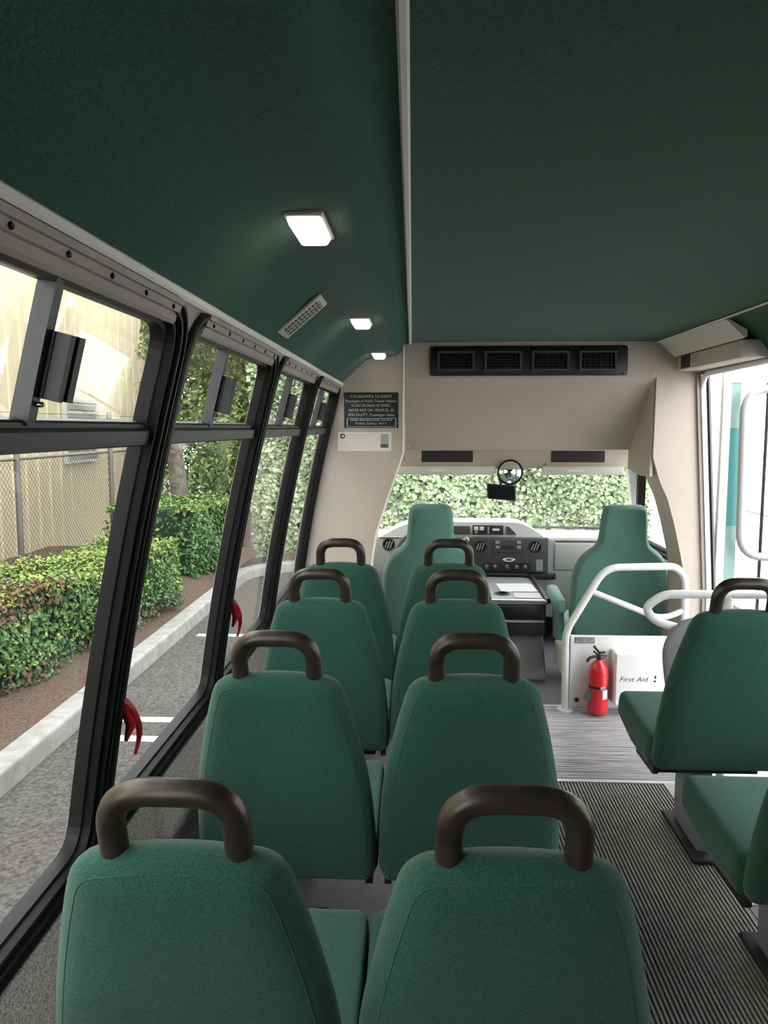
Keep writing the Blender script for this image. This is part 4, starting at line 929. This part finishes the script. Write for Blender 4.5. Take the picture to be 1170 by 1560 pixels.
# chain-link fence
fn_ = thing('chain_link_fence', 'chain-link fence with thin grey posts in front of the beige building', 'fence', (-4.4, 9, GZ))
g = G(); fy0, fy1, fz0, fz1 = 3.0, 12.6, -0.5, 1.16; s_ = 0.075
k = fy0 - (fz1 - fz0)
while k < fy1:
    for sgn in (1, -1):
        ya, yb = (k, k + (fz1 - fz0)); za, zb = (fz0, fz1) if sgn > 0 else (fz1, fz0)
        if ya < fy0: za += (zb - za) * (fy0 - ya) / (yb - ya); ya = fy0
        if yb > fy1: zb = za + (zb - za) * (fy1 - ya) / (yb - ya); yb = fy1
        g.tube([(-4.4 + 0.004 * sgn, ya, za), (-4.4 + 0.004 * sgn, yb, zb)], 0.0028, 3, smooth=False)
    k += s_
ms = g.obj('wire_mesh', 'galv', fn_); ms['kind'] = 'stuff'
for py in (3.0, 5.65, 8.31, 10.9):
    G().tube([(-4.4, py, -0.55), (-4.4, py, 1.72)], 0.035, 10).obj('post', 'galv', fn_)
for z_ in (1.16, 1.53, 1.67):
    G().tube([(-4.4, fy0, z_), (-4.4, fy1, z_)], 0.016 if z_ < 1.2 else 0.005, 6).obj('rail_wire', 'galv', fn_)
# beige building of ribbed sheets
bd = thing('metal_building', 'beige metal-sided building with louvred vent beyond the fence', 'building', (-6.6, 10, GZ))
pw = 0.42; y0_ = -4.0
gp = G(); gp.prism([(0, 0), (0, pw - 0.006), (0.012, pw - 0.006), (0.012, 0.30), (0.035, 0.285), (0.035, 0.235), (0.012, 0.22), (0.012, 0)][::-1], lambda u, v, t: (u, v, t), 0, 7.5)
pm = gp.mesh('siding_panel', 'siding')
for k in range(56):
    o = bpy.data.objects.new('siding_panel', pm); COL.objects.link(o); o.parent = bd; o.matrix_parent_inverse = Matrix.Translation(-bd.location)
    o.location = (-6.55, y0_ + k * pw, GZ)
g = G(); g.span((-12, y0_, GZ), (-6.55, y0_ + 56 * pw, GZ + 7.4)); g.obj('building_body', 'siding', bd)
g = G()
for (ya, yb, za, zb) in ((14.0, 14.06, 0.84, 2.04), (15.36, 15.42, 0.84, 2.04), (14.06, 15.36, 0.84, 0.90), (14.06, 15.36, 1.98, 2.04)): g.span((-6.53, ya, za), (-6.44, yb, zb))
lv = g.obj('louvre_frame', 'louver', bd)
for k in range(7):
    g = G(); g.box((-6.49, 14.71, 0.98 + k * 0.155), (0.07, 1.30, 0.10), rot=(0, 0.5, 0)); g.obj('louvre_slat', 'louver', lv)
# trees
def tree(name, label, trunk, rads, blobs, n, size, seed, slots=(0.6, 0.4), mats=('tree_a', 'tree_b')):
    t = thing(name, label, 'tree', trunk[0])
    pts = fillet(trunk, 0.6, 4); N_ = len(pts)
    g = G(); g.tube(pts, [rads[0] + (rads[1] - rads[0]) * k / (N_ - 1) for k in range(N_)], 12); tk = g.obj('trunk', 'bark', t)
    for c, r in blobs[:6]:
        g = G(); g.tube([pts[int(N_ * 0.65)], Vector(c)], [rads[1] * 0.6, 0.012], 6); g.obj('branch', 'bark', tk)
    vol = [r[0] * r[1] * r[2] if isinstance(r, tuple) else r ** 3 for c, r in blobs]
    def place(r_):
        c, r = r_.choices(blobs, [v ** 0.67 for v in vol])[0]
        rr_ = r if isinstance(r, tuple) else (r, r, r)
        u = Vector((r_.gauss(0, 1), r_.gauss(0, 1), r_.gauss(0, 1))).normalized(); q = r_.random() ** 0.4
        return Vector(c) + Vector((u.x * rr_[0], u.y * rr_[1], u.z * rr_[2])) * q, u + Vector((0, 0, 0.5))
    leaves('foliage', list(mats), t, place, size, n, lambda r_, p: r_.choices((0, 1), slots)[0], 0.55, seed)
    return t
tree('leaning_tree', 'tree with leaning grey trunk beside the beige building', [(-4.0, 12.85, GZ), (-4.0, 12.8, 0.3), (-4.0, 12.6, 1.2), (-4.0, 11.75, 2.5), (-4.0, 10.9, 4.2)], (0.16, 0.09),
     [((-3.9, 11.6, 2.9), (0.25, 0.35, 0.22)), ((-3.9, 11.2, 2.6), (0.2, 0.3, 0.18)), ((-4.0, 11.45, 2.05), (0.2, 0.28, 0.2)), ((-3.9, 12.1, 1.75), (0.2, 0.25, 0.2)), ((-4.1, 11.0, 4.6), (1.0, 1.0, 0.7)), ((-3.8, 12.6, 4.2), (0.9, 0.9, 0.7))], 3200, 0.09, 31)
tree('broadleaf_tree', 'dense green broadleaf tree beyond the hedges', [(-4.5, 18.8, GZ), (-4.5, 18.8, 0.9), (-4.4, 18.9, 2.2), (-4.3, 19.1, 4.2)], (0.17, 0.09),
     [((-4.5, 18.2, 1.5), (1.1, 1.1, 1.5)), ((-5.0, 19.4, 3.2), (1.2, 1.4, 1.3)), ((-3.8, 18.6, 3.4), (1.2, 1.2, 1.2)), ((-4.9, 20.6, 1.0), (1.2, 1.3, 1.6)), ((-3.6, 20.0, 1.6), (1.2, 1.2, 1.7)), ((-4.4, 18.6, 5.0), (1.6, 1.8, 1.3))], 26000, 0.13, 32, (0.5, 0.5))
tree('shade_tree', 'light green shade tree at the bend of the kerb', [(-3.4, 14.9, GZ), (-3.35, 14.9, 1.0), (-3.2, 15.0, 2.6), (-3.0, 15.2, 4.4)], (0.12, 0.07),
     [((-3.2, 14.4, 3.3), (1.1, 1.0, 0.8)), ((-2.6, 14.3, 4.2), (1.3, 1.1, 0.9)), ((-3.9, 14.2, 4.4), (1.2, 1.1, 0.9)), ((-3.3, 14.4, 1.9), (0.9, 0.6, 0.7)), ((-3.0, 14.3, 0.6), (0.8, 0.5, 0.8)), ((-4.5, 15.2, 2.0), (1.0, 0.7, 0.9)), ((-4.5, 15.4, 3.4), (1.0, 0.7, 0.9)), ((-4.3, 15.0, 0.6), (0.9, 0.6, 1.0))], 24000, 0.12, 33, (0.35, 0.65))
# right side: pale building opposite the door, a conifer
pb = thing('pale_building', 'pale white building wall across the lot outside the entry door', 'building', (9.5, 8, GZ))
g = G(); g.span((9.2, -2, GZ), (12, 38.0, 3.4)); g.obj('building_wall', 'pale_wall', pb)
g = G(); g.span((9.0, -2.2, 3.4), (12, 38.2, 3.6)); g.obj('roof_edge', 'white_metal', pb)
